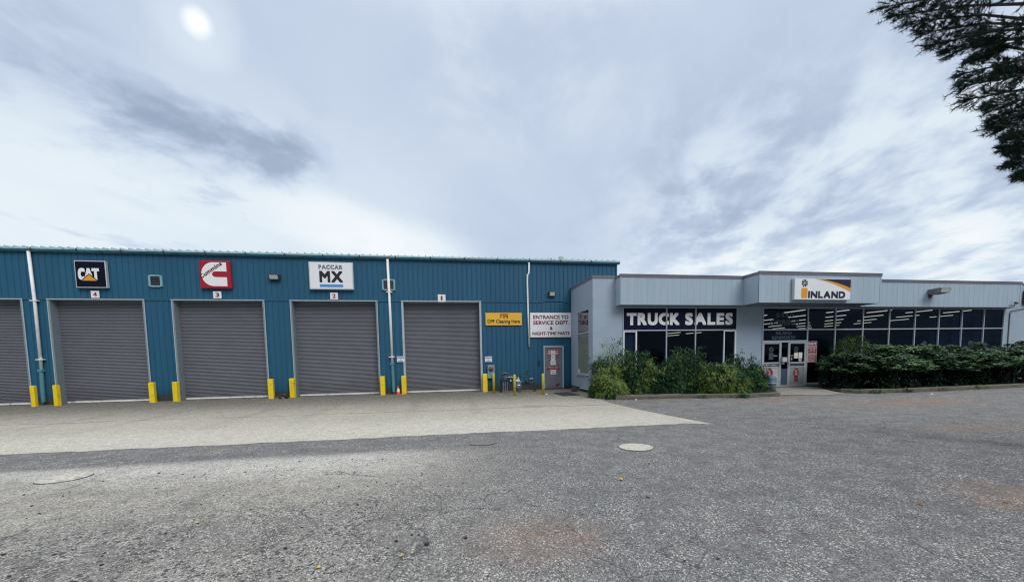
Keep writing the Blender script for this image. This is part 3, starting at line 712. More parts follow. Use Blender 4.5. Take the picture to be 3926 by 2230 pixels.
# --- storefront glazing
MX = [14.30, 16.663, 18.165, 19.707, 21.222, 22.731, 24.174, 25.591, 26.987, 28.275]
for k in range(9):
    x0, x1 = MX[k], MX[k + 1]; z0 = .10 if k else 2.14
    mb = MB()
    mb.box(x1 - .025, x1 + .025, -3.01, -2.90, .10, 3.64)
    if k == 0: mb.box(x0 - .024, x0 + .02, -3.01, -2.90, .0, 3.64)
    a = x0 + (.021 if k == 0 else .0255); c = x1 - .0255
    mb.box(a, c, -3.005, -2.90, 2.63, 2.68); mb.box(a, c, -3.0, -2.90, 3.61, 3.64)
    if k: mb.box(a, c, -3.0, -2.90, .10, .165)
    else: mb.box(a, c, -3.012, -2.88, 2.07, 2.165)
    w = mb.build('window', M['alu'], grey)
    mb = MB(); mb.box(a, c, -2.953, -2.947, 2.681, 3.609); mb.build('pane', M['glass'], w)
    mb = MB(); mb.box(a, c, -2.953, -2.947, .166 if k else 2.166, 2.629); mb.build('pane', M['glass'], w)
    if k == 0:
        mb = MB(); mb.box(a + .01, c - .01, -2.945, -2.935, 2.17, 2.625); mb.build('header_panel', M['navy'], w)
        mb = MB(); text_into(mb, '5550', 15.0, 15.93, 3.23, 3.41, -2.956, .012); text_into(mb, 'GORING', 14.68, 16.23, 2.85, 3.11, -2.956, .012)
        text_into(mb, 'INLAND', 15.02, 15.85, 2.43, 2.575, -2.956, .008); text_into(mb, 'KENWORTH', 14.82, 16.04, 2.22, 2.37, -2.956, .008)
        mb.build('lettering', M['gold_letter'], w)
    if k in (1, 2, 5, 7):
        cx = x0 + (.35 if k == 1 else .70); cz = 1.98 if k < 3 else 1.9
        mb = MB()
        for i in range(10):
            a0 = i * math.pi / 5 + .06; a1 = (i + 1) * math.pi / 5 - .06
            mb.poly_xz([(cx + .03 * math.cos(a0), cz + .03 * math.sin(a0)), (cx + .15 * math.cos(a0), cz + .15 * math.sin(a0)), (cx + .155 * math.cos((a0 + a1) / 2), cz + .155 * math.sin((a0 + a1) / 2)), (cx + .15 * math.cos(a1), cz + .15 * math.sin(a1)), (cx + .03 * math.cos(a1), cz + .03 * math.sin(a1))], -2.956, -2.954)
        mb.box(cx - .12, cx + .12, -2.956, -2.954, cz - .62, cz - .19)
        mb.build('decal', M['vinyl_wheel'], w)
# --- entrance doors
def emblem(mb, cx, cz, r, tail, y):
    mb.disc_xz(cx, cz, r, y, y + .002)
    for i in range(4): x = cx - .085 + i * .047; mb.box(x, x + .03, y, y + .002, cz + r * .86, cz + r * 1.28)
    if tail:
        for i in range(4): x = cx - .10 + i * .055; mb.box(x, x + .035, y, y + .002, cz - tail, cz - r * .86)
    mb.disc_xz(cx, cz, r * .80, y - .001, y - .0001, mi=1); mb.disc_xz(cx, cz, r * .74, y - .002, y - .0011)
    text_into(mb, 'K', cx - .05, cx + .05, cz + .02, cz + .11, y - .003, .03, mi=1); text_into(mb, 'W', cx - .07, cx + .07, cz - .11, cz - .005, y - .003, .03, mi=1)
for nm, x0, x1, g, pan, strip in (('L', 14.325, 15.265, (14.40, 15.19), M['panel_grey'], 'EXIT ONLY'), ('R', 15.69, 16.63, (15.765, 16.53), M['panel_dim'], 'LOOK TO ENTER')):
    mb = MB(); mb.box(x0, g[0], -3.0, -2.94, .03, 2.06); mb.box(g[1], x1, -3.0, -2.94, .03, 2.06); mb.box(g[0], g[1], -3.0, -2.94, 2.01, 2.06)
    mb.box(g[0], g[1], -3.0, -2.94, 1.095, 1.165); mb.box(g[0], g[1], -3.0, -2.94, .91, .975); mb.box(g[0], g[1], -3.0, -2.94, .03, .10)
    dr = mb.build('entrance_door', M['alu'], grey)
    mb = MB(); mb.box(g[0], g[1], -2.975, -2.969, 1.166, 2.009); mb.build('pane', M['glass'], dr)
    mb = MB(); mb.box(g[0], g[1], -2.985, -2.96, .101, .909); mb.build('kick_panel', pan, dr)
    mb = MB(); mb.box(g[0], g[1], -2.985, -2.96, .976, 1.094); text_into(mb, strip, g[0] + .03, g[1] - .05, 1.005, 1.065, -2.988, .015, mi=1); mb.build('lettering', [M['navy'], M['letter_white'] if nm == 'L' else M['grey_letter']], dr)
    mb = MB(); emblem(mb, 14.715 if nm == 'L' else 16.13, .675 if nm == 'L' else .655, .185 if nm == 'L' else .17, .43, -2.9885); mb.build('emblem', [M['crimson'], M['panel_grey']], dr)
    mb = MB(); hx = 15.20 if nm == 'L' else 15.72
    mb.tube([(hx, -3.0, .98), (hx, -3.045, .98), (hx, -3.045, 1.24), (hx, -3.0, 1.24)], .013, 10); mb.build('handle', M['chrome'], dr)
    cx = 14.78 if nm == 'L' else 16.10; cz = 1.75
    mb = MB()
    for i in range(10):
        a0 = i * math.pi / 5 + .07; a1 = (i + 1) * math.pi / 5 - .07
        mb.poly_xz([(cx + .03 * math.cos(a0), cz + .03 * math.sin(a0)), (cx + .13 * math.cos(a0), cz + .13 * math.sin(a0)), (cx + .13 * math.cos(a1), cz + .13 * math.sin(a1)), (cx + .03 * math.cos(a1), cz + .03 * math.sin(a1))], -2.979, -2.977)
    if nm == 'L': mb.box(cx - .12, cx + .12, -2.979, -2.977, 1.29, 1.60)
    mb.build('decal', M['vinyl_wheel'], dr)
    mb = MB()
    if nm == 'L': text_into(mb, 'PULL', 14.92, 15.12, 1.44, 1.485, -2.98, .02)
    else: text_into(mb, 'PUSH', 15.78, 15.95, 1.44, 1.475, -2.98, .02); text_into(mb, 'G', 15.84, 15.90, 1.25, 1.36, -2.98, .01)
    mb.build('lettering', M['letter_white'], dr)
    if nm == 'R':
        for x0_, x1_, z0_, z1_ in ((15.99, 16.205, 1.33, 1.60), (16.235, 16.43, 1.325, 1.60)):
            mb = MB(); mb.box(x0_, x1_, -2.982, -2.98, z0_, z1_)
            if x0_ < 16: mb.box(x0_ + .01, x1_ - .01, -2.983, -2.9821, z1_ - .05, z1_ - .01, 1); mb.box(x0_ + .01, x1_ - .01, -2.983, -2.9821, z0_ + .07, z0_ + .09, 2)
            mb.build('notice', [M['paper'], M['paper_yellow'], M['ink']], dr)
        mb = MB(); mb.tube([(16.33 + .09 * math.cos(q), -2.98, 1.25 + .06 * math.sin(q)) for q in [i * .349 for i in range(19)]], .008, 6, caps=False); mb.box(16.27, 16.39, -2.982, -2.98, 1.235, 1.275); mb.build('decal', M['letter_white'], dr)
mb = MB(); mb.box(15.27, 15.30, -3.0, -2.93, .02, 2.06); mb.box(15.655, 15.685, -3.0, -2.93, .02, 2.06); mb.box(15.301, 15.654, -3.0, -2.93, .02, .10)
sl = mb.build('sidelight', M['alu'], grey)
mb = MB(); mb.box(15.301, 15.654, -2.965, -2.958, .86, 2.06); mb.build('pane', M['glass'], sl)
mb = MB(); mb.box(15.301, 15.654, -2.97, -2.95, .101, .855); mb.build('kick_panel', M['bluegrey'], sl)
mb = MB(); mb.box(15.27, 15.52, -3.10, -3.002, 1.17, 1.39); mb.box(15.31, 15.49, -3.105, -3.1005, 1.21, 1.34, 1); mb.build('key_box', [M['panel_grey'], M['lens']], sl)
mb = MB(); mb.box(15.36, 15.50, -2.969, -2.9655, 1.07, 1.13); mb.build('notice', M['paper'], sl)
mb = MB(); mb.box(14.28, 16.68, -3.06, -2.9, .0, .018); mb.build('threshold', M['iron'], grey)
# --- conduit on the right wall
mb = MB(); mb.tube([(28.64, -3.0, .3), (28.64, -3.0, 3.42), (28.70, -3.02, 3.53), (29.0, -3.02, 3.58), (29.9, -3.02, 3.72)], .022, 8); mb.build('conduit', M['lamp_grey'], grey)
# --- rooms behind the glass
mb = MB()
mb.add([(6.37, -2.77, 3.8), (39.9, -2.77, 3.8), (39.9, 14.7, 3.8), (6.37, 14.7, 3.8)], [(3, 2, 1, 0)])
mb.add([(6.37, 14.7, 0), (39.9, 14.7, 0), (39.9, 14.7, 3.8), (6.37, 14.7, 3.8)], [(0, 1, 2, 3)])
mb.add([(6.37, -.04, 0), (6.37, 14.7, 0), (6.37, 14.7, 3.8), (6.37, -.04, 3.8)], [(0, 1, 2, 3)])
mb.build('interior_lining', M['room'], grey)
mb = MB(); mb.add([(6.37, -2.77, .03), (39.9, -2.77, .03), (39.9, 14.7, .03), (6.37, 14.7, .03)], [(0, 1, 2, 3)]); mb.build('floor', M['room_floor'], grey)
mb = MB(); random.seed(8)
for x, y, w, dd, h in ((15.5, 6, 1.6, .7, 1.1), (18.5, 2.5, 2.2, .6, 1.2), (22.0, 5, 2.0, .8, 1.5), (25.5, 1.6, 2.4, .7, 1.3), (10.6, -1.2, 1.3, .6, 1.3), (11.9, -.6, 1.0, .5, 1.75), (9.0, 1.0, 1.2, .6, 1.2), (27.4, 3.0, 1.4, .7, 1.8)):
    mb.box(x, x + w, y, y + dd, .031, h); mb.box(x - .04, x + w + .04, y - .04, y + dd + .04, h + .001, h + .04)
mb.build('counter', M['bluegrey'], grey)
mb = MB()
for x0, x1, z0, z1 in ((24.5, 25.35, 2.82, 3.22), (25.75, 26.8, 2.75, 3.42), (27.1, 28.2, 2.72, 3.40), (24.3, 25.45, 1.75, 2.5), (25.7, 26.9, 1.6, 2.55), (27.1, 28.2, 1.5, 2.55)): mb.box(x0, x1, -2.55, -2.53, z0, z1)
mb.build('reflection_board', M['board'], grey)  # boards added behind the glass to imitate pale reflections in the panes
LG = 'fluorescent ceiling lights behind the showroom glass'
def ceiling_light(x, y, z, L, w=.13):
    return (x, y, z, L, w)
proto = thing('ceiling_light', (17.9, -1.0, 3.74), 'lit fluorescent strip seen through the upper showroom windows', 'light', LG)
mb = MB(); mb.box(17.9 - .08, 17.9 + .08, -1.62, -.38, 3.745, 3.795); mb.build('housing', M['room'], proto)
mb = MB(); mb.box(17.9 - .055, 17.9 + .055, -1.6, -.40, 3.715, 3.744); mb.build('tube', M['tube'], proto)
for i in range(6):
    for j in range(6):
        if (i, j) == (0, 0) or (j - i) > 3 or (i - j) > 4: continue
        dup(proto, (17.9 + 2.62 * i, -1.0 + 2.42 * j, 3.74), proto['label'], LG)
LG2 = 'ceiling lights behind the wide window'
for x, y in ((14.4, 4.45), (15.95, 4.6), (16.1, 7.3)):
    dup(proto, (x, y, 3.0), 'lit fluorescent strip seen behind the window under the navy banner', LG2, R(12))

# ================================================================== SIGNS
def cabinet(name, x0, x1, z0, z1, dep, face, label, edge='sign_edge', border=.035):
    t = thing(name, ((x0 + x1) / 2, -.03, z0), label, 'sign')
    mb = MB(); mb.box(x0, x1, -dep, -.032, z0, z1); mb.build('cabinet', M[edge], t, bevel=.012)
    mb = MB(); mb.box(x0 + border, x1 - border, -dep - .006, -dep + .004, z0 + border, z1 - border); mb.build('face', M[face], t, bevel=.004)
    return t
# black square sign
t = cabinet('square_sign', -14.66, -13.56, 4.72, 5.80, .16, 'black', 'black square wall sign with white capitals over an orange triangle')
mb = MB(); y = -.170
text_into(mb, 'C', -14.55, -14.30, 5.02, 5.50, y, .045); text_into(mb, 'A', -14.33, -14.02, 5.02, 5.50, y, .045); text_into(mb, 'T', -14.06, -13.80, 5.02, 5.50, y, .045)
mb.build('lettering', M['letter_white'], t)
mb = MB(); mb.poly_xz([(-14.42, 5.0), (-13.90, 5.0), (-14.16, 5.245)], -.176, -.171); mb.build('emblem', M['amber'], t)
mb = MB(); mb.poly_xz([(-14.475, 4.993), (-13.845, 4.993), (-14.16, 5.29)], -.1735, -.1705); mb.build('emblem_outline', M['black'], t)
# red sign with a big letter
t = cabinet('square_sign', -10.15, -8.95, 4.75, 5.90, .15, 'red', 'red square wall sign with a big cream letter and slanted small lettering', edge='red')
cx, cz = -9.60, 5.335
def arc(cx, cz, rx, rz, a0, a1, n): return [(cx + rx * math.cos(R(a0 + (a1 - a0) * i / n)), cz + rz * math.sin(R(a0 + (a1 - a0) * i / n))) for i in range(n + 1)]
mb = MB()
out = [(-9.105, 5.83)] + arc(-9.62, cz, .455, .495, 90, 270, 18) + [(-9.105, 4.84), (-9.105, 5.215)] + arc(-9.54, cz, .13, .12, 270, 90, 8) + [(-9.105, 5.455)]
mb.poly_xz(out, -.163, -.157); mb.build('emblem', M['letter_white'], t)
text('Cummins', -10.24, -9.20, 5.415, 5.59, -.168, M['red_deep'], t, bold=.035, rot=R(35.5))
# white sign with a blue bar
t = cabinet('wide_sign', -5.83, -3.98, 4.745, 5.94, .17, 'white', 'white wide wall sign with bold black letters over a blue bar', border=.045)
text('PACCAR', -5.42, -4.42, 5.62, 5.815, -.180, M['grey_letter'], t, bold=.05)
text('MX', -5.40, -4.42, 5.05, 5.55, -.180, M['ink'], t, bold=.035)
mb = MB(); mb.box(-5.40, -4.42, -.180, -.1765, 4.85, 4.965); mb.build('stripe', M['blue'], t)
# number plates
for n_, x0, x1, z0, z1, mk, nb in (('4', -14.24, -13.94, 4.325, 4.615, 'red', 'under the black square sign'), ('3', -9.73, -9.41, 4.335, 4.635, 'red_deep', 'under the red square sign'), ('2', -5.02, -4.69, 4.325, 4.63, 'brown_red', 'under the wide white sign'), ('1', -.295, .06, 4.245, 4.585, 'red', 'alone above the door nearest the yellow sign')):
    t = thing('number_plate', ((x0 + x1) / 2, -.05, z0), 'small white plate with a red numeral ' + nb, 'number plate', 'number plates over the roll-up doors')
    mb = MB(); mb.box(x0, x1, -.068, -.060, z0, z1); mb.build('plate', M['white'], t, bevel=.003)
    w = (x1 - x0); c = (x0 + x1) / 2; hw = w * (.22 if n_ != '1' else .12)
    text(n_, c - hw, c + hw, z0 + (z1 - z0) * .2, z0 + (z1 - z0) * .8, -.0715, M[mk], t, bold=.03)
# notices
for x0, x1, z0, z1, lb in ((-2.245, -1.905, 1.485, 1.745, 'small white and blue notice left of the door beside the traffic cone'), (1.84, 2.185, 1.41, 1.67, 'small white and blue notice above the grey electrical cabinet')):
    t = thing('notice_sign', ((x0 + x1) / 2, -.05, z0), lb, 'sign', 'parking notices beside the last roll-up door')
    mb = MB(); mb.box(x0, x1, -.058, -.050, z0, z1); mb.build('panel', M['white'], t, bevel=.003)
    mb = MB(); mb.box(x0 + .02, x1 - .02, -.0605, -.0585, z1 - .105, z1 - .025); mb.build('header', M['notice_blue'], t)
    text('NOTICE', x0 + .045, x1 - .045, z1 - .095, z1 - .035, -.063, M['letter_white'], t, bold=.01)
    mb = MB(); text_into(mb, 'NO', (x0 + x1) / 2 - .03, (x0 + x1) / 2 + .03, z0 + .085, z0 + .125, -.0605, .01); text_into(mb, 'PARKING', x0 + .06, x1 - .06, z0 + .025, z0 + .07, -.0605, .01); mb.build('lettering', M['ink'], t)
# yellow sign
t = thing('banner_sign', (2.79, -.04, 3.15), 'yellow rectangular wall sign with black lettering and a brown emblem', 'sign')
mb = MB(); mb.box(1.912, 3.675, -.062, -.034, 3.152, 3.742); mb.build('panel', M['yellow_sign'], t, bevel=.004)
text('DPF Cleaning Here', 2.01, 3.58, 3.20, 3.425, -.066, M['ink'], t, bold=.022)
mb = MB(); xs = [2.607 + .4 * i / 14 for i in range(15)]
def sw(f0, f1): mb.poly_xz([(x, f0((x - 2.607) / .4)) for x in xs] + [(x, f1((x - 2.607) / .4)) for x in reversed(xs)], -.066, -.063)
sw(lambda q: 3.672 - .02 * q ** 2, lambda q: 3.695)
sw(lambda q: 3.635 - .075 * q ** 3, lambda q: 3.655 - .05 * q ** 3)
sw(lambda q: 3.60 - .02 * q - .075 * q ** 4, lambda q: 3.622 - .055 * q ** 3)
mb.box(2.985, 3.007, -.066, -.063, 3.60, 3.70)
for q, ch in enumerate('FBX'): text_into(mb, ch, 2.607 + q * .152, 2.607 + q * .152 + .095, 3.487, 3.57, -.066, .02)
mb.build('emblem', M['brown_red'], t)
# entrance sign
t = thing('directory_sign', (5.12, -.04, 2.56), 'white wall sign with dark red capitals above the grey personnel door', 'sign')
mb = MB(); mb.box(4.085, 6.148, -.062, -.034, 2.562, 3.749); mb.build('panel', M['white'], t, bevel=.004)
mb = MB()
for s_, x0, x1, z0, z1 in (('ENTRANCE TO', 4.24, 6.02, 3.445, 3.632), ('SERVICE DEPT.', 4.236, 6.067, 3.17, 3.363), ('&', 5.07, 5.205, 2.917, 3.078), ('NIGHT-TIME PARTS', 4.19, 6.073, 2.665, 2.824)):
    text_into(mb, s_, x0, x1, z0, z1, -.066, .028)
mb.build('lettering', M['red_deep'], t)
# logo sign on the canopy
t = thing('canopy_sign', (15.8, -4.345, 3.79), 'white canopy sign with navy capitals, a spoked wheel and an amber sweep', 'sign')
mb = MB(); mb.box(14.41, 17.19, -4.475, -4.342, 3.79, 4.68); mb.build('cabinet', M['sign_edge'], t, bevel=.01)
mb = MB(); mb.box(14.435, 17.165, -4.482, -4.474, 3.815, 4.655); mb.build('face', M['white'], t)
text('INLAND', 15.075, 16.91, 3.862, 4.158, -4.487, M['navy_letter'], t, bold=.05)
mb = MB(); cx, cz = 14.895, 4.48
for i in range(8):
    a0 = i * math.pi / 4 + .12; a1 = (i + 1) * math.pi / 4 - .12
    mb.poly_xz([(cx + .035 * math.cos((a0 + a1) / 2 - .3), cz + .035 * math.sin((a0 + a1) / 2 - .3)), (cx + .15 * math.cos(a0), cz + .15 * math.sin(a0)), (cx + .158 * math.cos((a0 + a1) / 2), cz + .158 * math.sin((a0 + a1) / 2)), (cx + .15 * math.cos(a1), cz + .15 * math.sin(a1)), (cx + .035 * math.cos((a0 + a1) / 2 + .3), cz + .035 * math.sin((a0 + a1) / 2 + .3))], -4.487, -4.483)
mb.build('wheel_emblem', M['navy_letter'], t)
mb = MB(); mb.box(14.745, 15.04, -4.487, -4.483, 3.868, 4.278); mb.build('bar', M['amber'], t)
def crv(x0, z0, x1, z1, bulge, n=14):
    return [(x0 + (x1 - x0) * i / n, z0 + (z1 - z0) * i / n + bulge * 4 * (i / n) * (1 - i / n)) for i in range(n + 1)]
top = crv(15.55, 4.655, 17.165, 4.30, .055); bot = crv(15.40, 4.655, 17.165, 4.13, .075)
mb = MB(); mb.poly_xz(top + [(17.165, 4.655)], -4.487, -4.483); mb.build('sweep', M['navy_letter'], t)
mb = MB(); mb.poly_xz(bot + top[::-1], -4.4865, -4.483); mb.build('sweep', M['amber'], t)
# parts sign
t = thing('hours_sign', (16.93, -3.0, 1.14), 'narrow dark red three-panel sign on the glass right of the entrance doors', 'sign')
for x0, x1, z0, z1, kind in ((16.69, 17.165, 1.875, 2.10, 0), (16.69, 17.165, 1.515, 1.855, 1), (16.69, 17.165, 1.14, 1.495, 2)):
    mb = MB(); mb.box(x0, x1, -3.022, -3.012, z0, z1); mb.box(x0 + .015, x1 - .015, -3.0235, -3.0225, z0 + .015, z1 - .015, 1)
    if kind == 0: text_into(mb, 'PARTS', x0 + .05, x1 - .05, z0 + .06, z1 - .06, -3.026, .025)
    elif kind == 1:
        text_into(mb, 'MONDAY-FRIDAY', x0 + .04, x1 - .04, z1 - .075, z1 - .04, -3.026, .012)
        text_into(mb, '7:00AM - 5:30PM', x0 + .08, x1 - .08, z1 - .13, z1 - .095, -3.026, .012)
        text_into(mb, 'SATURDAY\n8:00AM - 4:00PM', x0 + .07, x1 - .07, z1 - .23, z1 - .155, -3.026, .012)
        text_into(mb, 'CLOSED SUNDAY', x0 + .06, x1 - .06, z0 + .035, z0 + .065, -3.026, .012)
    else:
        for i in range(6): mb.box(x0 + .035, x1 - .04 - (i % 3) * .02, -3.026, -3.0237, z1 - .06 - i * .045, z1 - .048 - i * .045)
        mb.box(x0 + .05, x0 + .09, -3.026, -3.0237, z0 + .035, z0 + .065); mb.box(x0 + .18, x1 - .06, -3.026, -3.0237, z0 + .04, z0 + .06)
    mb.build('panel', [M['letter_white'], M['red_deep'] if kind == 0 else M['crimson']], t)
# cut-off sign at the far right
t = thing('corner_sign', (29.9, -3.0, 3.85), 'dark maroon rounded sign at the far right end of the grey wall', 'sign')
mb = MB(); q = arc(29.55, 4.48, .14, .14, 180, 90, 5) + arc(30.45, 4.48, .14, .14, 90, 0, 5) + [(30.59, 3.86), (29.41, 3.86)]
mb.poly_xz(q[::-1], -3.08, -3.0); mb.build('panel', M['red_deep'], t)
mb = MB()
for i in range(3): mb.box(29.5, 30.45, -3.084, -3.0802, 4.02 + i * .17, 4.07 + i * .17)
mb.build('stripe', M['letter_white'], t)

# ================================================================== WALL LAMPS
def wall_lamp(x0, x1, z0, z1, y, dep, label, body='lamp_body', flip=0):
    t = thing('wall_lamp', ((x0 + x1) / 2, y, z0), label, 'lamp', 'box lamps on the walls')
    mb = MB(); zm = z0 + (z1 - z0) * .35
    sec = [(y, z0), (y - dep * .55, z0), (y - dep, z1 - .03), (y - dep, z1), (y, z1)]
    n = 5; mb.add([(x0, a, c) for a, c in sec] + [(x1, a, c) for a, c in sec], [(0, 1, 2, 3, 4), (9, 8, 7, 6, 5)] + [(i, i + 5, (i + 1) % 5 + 5, (i + 1) % 5) for i in range(5)])
    mb.build('housing', M[body], t, bevel=.008)
    mb = MB(); a = .14; nx, nz2 = -(z1 - .03 - z0), -(dep * .45)
    l = math.hypot(nx, nz2); off = (nx / l * .006, nz2 / l * .006 )
    def pt(s): return (y - dep * .55 - dep * .45 * s + off[0], z0 + (z1 - .03 - z0) * s + off[1])
    p0, p1 = pt(.1), pt(.92); m0 = x0 + (x1 - x0) * .12; m1 = x1 - (x1 - x0) * .12
    mb.add([(m0, *p0), (m1, *p0), (m1, *p1), (m0, *p1)], [(0, 1, 2, 3)]); mb.build('lens', M['lens'], t)
    return t
wall_lamp(-7.47, -7.03, 5.15, 5.37, -.032, .24, 'dark box lamp on the blue wall between the red and wide white signs')
wall_lamp(5.02, 5.34, 4.54, 4.77, -.032, .18, 'small dark box lamp on the blue wall above the white directory sign')
t = thing('wall_lamp', (22.8, -3.46, 4.23), 'large weathered lamp jutting from the grey fascia at the right', 'lamp', 'box lamps on the walls')
mb = MB(); sec = [(-3.46, 4.24), (-3.66, 4.19), (-3.99, 4.25), (-4.06, 4.42), (-4.04, 4.47), (-3.46, 4.46)]
n = len(sec); X0, X1 = 22.58, 23.18
mb.add([(X0 + (.12 if a > -3.7 else 0), a, c) for a, c in sec] + [(X1 - (.12 if a > -3.7 else 0), a, c) for a, c in sec], [tuple(range(n)), tuple(range(2 * n - 1, n - 1, -1))] + [(i, i + n, (i + 1) % n + n, (i + 1) % n) for i in range(n)])
mb.build('housing', M['lamp_grey'], t, bevel=.012)
mb = MB(); mb.add([(X0 + .06, -4.005, 4.262), (X1 - .06, -4.005, 4.262), (X1 - .05, -4.062, 4.405), (X0 + .05, -4.062, 4.405)], [(0, 1, 2, 3)]); mb.build('lens', M['lens'], t)
mb = MB(); mb.box(22.78, 22.92, -3.50, -3.446, 4.08, 4.25); mb.build('bracket', M['lamp_body'], t)
t = thing('security_camera', (27.9, -3.46, 3.85), 'small dark camera low on the right end of the grey fascia', 'camera')
mb = MB(); mb.tube([(27.78, -3.62, 3.83), (27.85, -3.60, 3.86), (28.02, -3.58, 3.84)], [.03, .055, .05], 10); mb.build('housing', M['lamp_body'], t, smooth=True)
mb = MB(); mb.tube([(28.0, -3.57, 3.83), (28.05, -3.48, 3.78), (28.06, -3.46, 3.70)], .018, 8); mb.build('bracket', M['lamp_grey'], t)

# ================================================================== GUARD POSTS
POSTS = [(-16.0, -.72, .83, 'right of the door cut off at the left edge', .03), (-15.28, -.66, .83, 'left of the door under the black square sign', -.04), (-12.02, -.52, .83, 'right of the door under the black square sign', .05), (-11.24, -.37, .83, 'left of the door under the red sign', -.06), (-7.51, -.48, .855, 'right of the door under the red sign', .03), (-6.74, -.22, .855, 'beside the black bag', -.05), (-2.88, -.33, .85, 'right of the door under the wide white sign', .02), (-1.945, -.24, .848, 'beside the orange traffic cone', -.04), (1.79, -.34, .853, 'left of the electrical cabinet, before its slim post', .02)]
def post_mesh(seed):
    random.seed(seed); mb = MB(); w, dd, h = .112, .105, .84
    lv = [(0, 1.02), (.05, 1.0), (.4, 1.0), (.78, .99), (h - .015, .97), (h, .90)]
    for z, s_ in lv:
        for a, c in ((-w, -dd), (w, -dd), (w, dd), (-w, dd)): mb.v.append((a * s_ + random.uniform(-.003, .003), c * s_ + random.uniform(-.003, .003), z + (random.uniform(-.006, .006) if z > .7 else 0)))
    for i in range(len(lv) - 1):
        for j in range(4): mb.f.append([i * 4 + j, i * 4 + (j + 1) % 4, (i + 1) * 4 + (j + 1) % 4, (i + 1) * 4 + j]); mb.mi.append(0)
    mb.f.append([20, 21, 22, 23]); mb.mi.append(0)
    return mb
for k, (x, y, h, lb, rz) in enumerate(POSTS):
    o = post_mesh(k).build('guard_post', M['yellow'], bevel=.016)
    o.location = (x, y, 0); o.rotation_euler = (0, 0, rz * 2.5); sw_ = (.60, .66, .84, .82, .88, .86, .9, .88, .95)[k]; o.scale = (sw_, sw_, h / .84)
    tag(o, 'stout yellow concrete guard post ' + lb, 'bollard', 'stout yellow guard posts at the door jambs')
for k, (x, y, h, lb) in enumerate(((2.09, -1.33, .905, 'in front of the electrical cabinet'), (2.80, -2.76, .886, 'in front of the gas meter'), (4.055, -2.63, .89, 'in front of the grey personnel door'))):
    mb = MB(); r = .052
    mb.lathe(x, y, [(r, 0), (r, h - .04), (r * .85, h - .015), (r * .45, h)], 20)
    o = mb.build('bollard', M['yellow_pipe'], loc=(x, y, 0), smooth=True)
    tag(o, 'slim round yellow pipe bollard ' + lb, 'bollard', 'slim yellow pipe bollards round the gas meter')

# ================================================================== SMALL THINGS BY THE DOORS
t = thing('traffic_cone', (-2.18, -.55, 0), 'small orange traffic cone with a white collar beside a yellow post', 'cone')
cx, cy = -2.18, -.55
mb = MB(); mb.box(cx - .13, cx + .13, cy - .13, cy + .13, .001, .022); mb.build('base', M['orange'], t, bevel=.006)
mb = MB(); mb.lathe(cx, cy, [(.092, .022), (.073, .14)], 20); mb.lathe(cx, cy, [(.046, .292), (.036, .335), (.03, .39), (.02, .40)], 20); mb.build('body', M['orange'], t, smooth=False)
mb = MB(); mb.lathe(cx, cy, [(.0745, .138), (.047, .293)], 20); mb.build('collar', M['cone_white'], t)

t = thing('electrical_cabinet', (2.12, -.03, 0), 'grey electrical cabinet with a round red alarm bell on the blue wall', 'cabinet')
mb = MB(); mb.box(1.955, 2.288, -.16, -.031, .625, 1.262); mb.build('cabinet', M['ebox'], t, bevel=.008)
mb = MB(); mb.tube([(2.11, -.16, 1.075), (2.11, -.19, 1.075), (2.11, -.225, 1.075), (2.11, -.24, 1.075)], [.115, .115, .085, .03], 24); mb.build('alarm_bell', M['bell'], t)
mb = MB(); mb.box(2.075, 2.145, -.262, -.236, 1.0, 1.07); mb.build('bell_clapper', M['iron'], t)
mb = MB(); mb.tube([(2.21, -.1, .63), (2.21, -.1, .03)], .028, 10); mb.box(2.13, 2.18, -.175, -.161, .67, .80); mb.build('conduit', M['iron_grey'], t)

t = thing('gas_meter', (3.1, -1.0, 0), 'dark gas meter set of pipes, valves and regulators against the blue wall', 'gas meter')
gy = -1.05
mb = MB()
for x in (2.56, 2.66, 2.755): mb.tube([(x, gy - .03, .0), (x, gy - .03, .60)], .022, 10)
mb.build('riser', M['pipe_grey'], t)
mb = MB(); mb.tube([(2.47, gy + .05, 0), (2.47, gy + .05, .62), (2.49, gy + .05, .66)], .05, 12); mb.box(2.44, 2.80, gy - .08, gy + .10, .50, .66); mb.build('manifold', M['iron'], t, bevel=.01)
mb = MB(); mb.lathe(2.655, gy, [(.10, .60), (.085, .84), (.15, .86), (.165, .885), (.15, .91), (.05, .92)], 24); mb.build('relief_vent', M['iron_grey'], t, smooth=False)
mb = MB(); mb.tube([(2.66, gy - .09, .69), (2.80, gy - .09, .69), (3.10, gy - .09, .70), (3.25, gy - .09, .66)], .032, 12); mb.tube([(2.90, gy - .09, .70), (2.90, gy - .09, .76)], .028, 10); mb.build('pipe', M['pipe_grey'], t, smooth=True)
mb = MB(); mb.tube([(2.90, gy + .10, .545), (2.90, gy - .10, .545)], .115, 24); mb.box(2.78, 3.16, gy - .06, gy + .12, .09, .40); mb.tube([(2.90, gy, .45), (2.90, gy, .09)], .06, 12); mb.build('diaphragm_meter', M['iron'], t, bevel=.012)
mb = MB(); mb.box(2.87, 2.93, gy - .112, gy - .102, .52, .57); mb.build('meter_tag', M['paper'], t)
mb = MB(); mb.tube([(3.265, gy + .13, .265), (3.265, gy - .07, .265), (3.265, gy - .12, .265)], [.165, .165, .12], 28); mb.box(3.13, 3.42, gy - .02, gy + .16, .015, .06); mb.build('rotary_meter', M['iron_grey'], t, bevel=.008)
mb = MB(); mb.box(3.21, 3.33, gy - .128, gy - .121, .30, .35); mb.build('meter_label', M['letter_white'], t)
mb = MB(); mb.box(3.16, 3.33, gy - .08, gy + .08, .50, .585); mb.box(3.19, 3.30, gy - .06, gy + .06, .60, .68); mb.build('meter_index', M['letter_white'], t, bevel=.01)
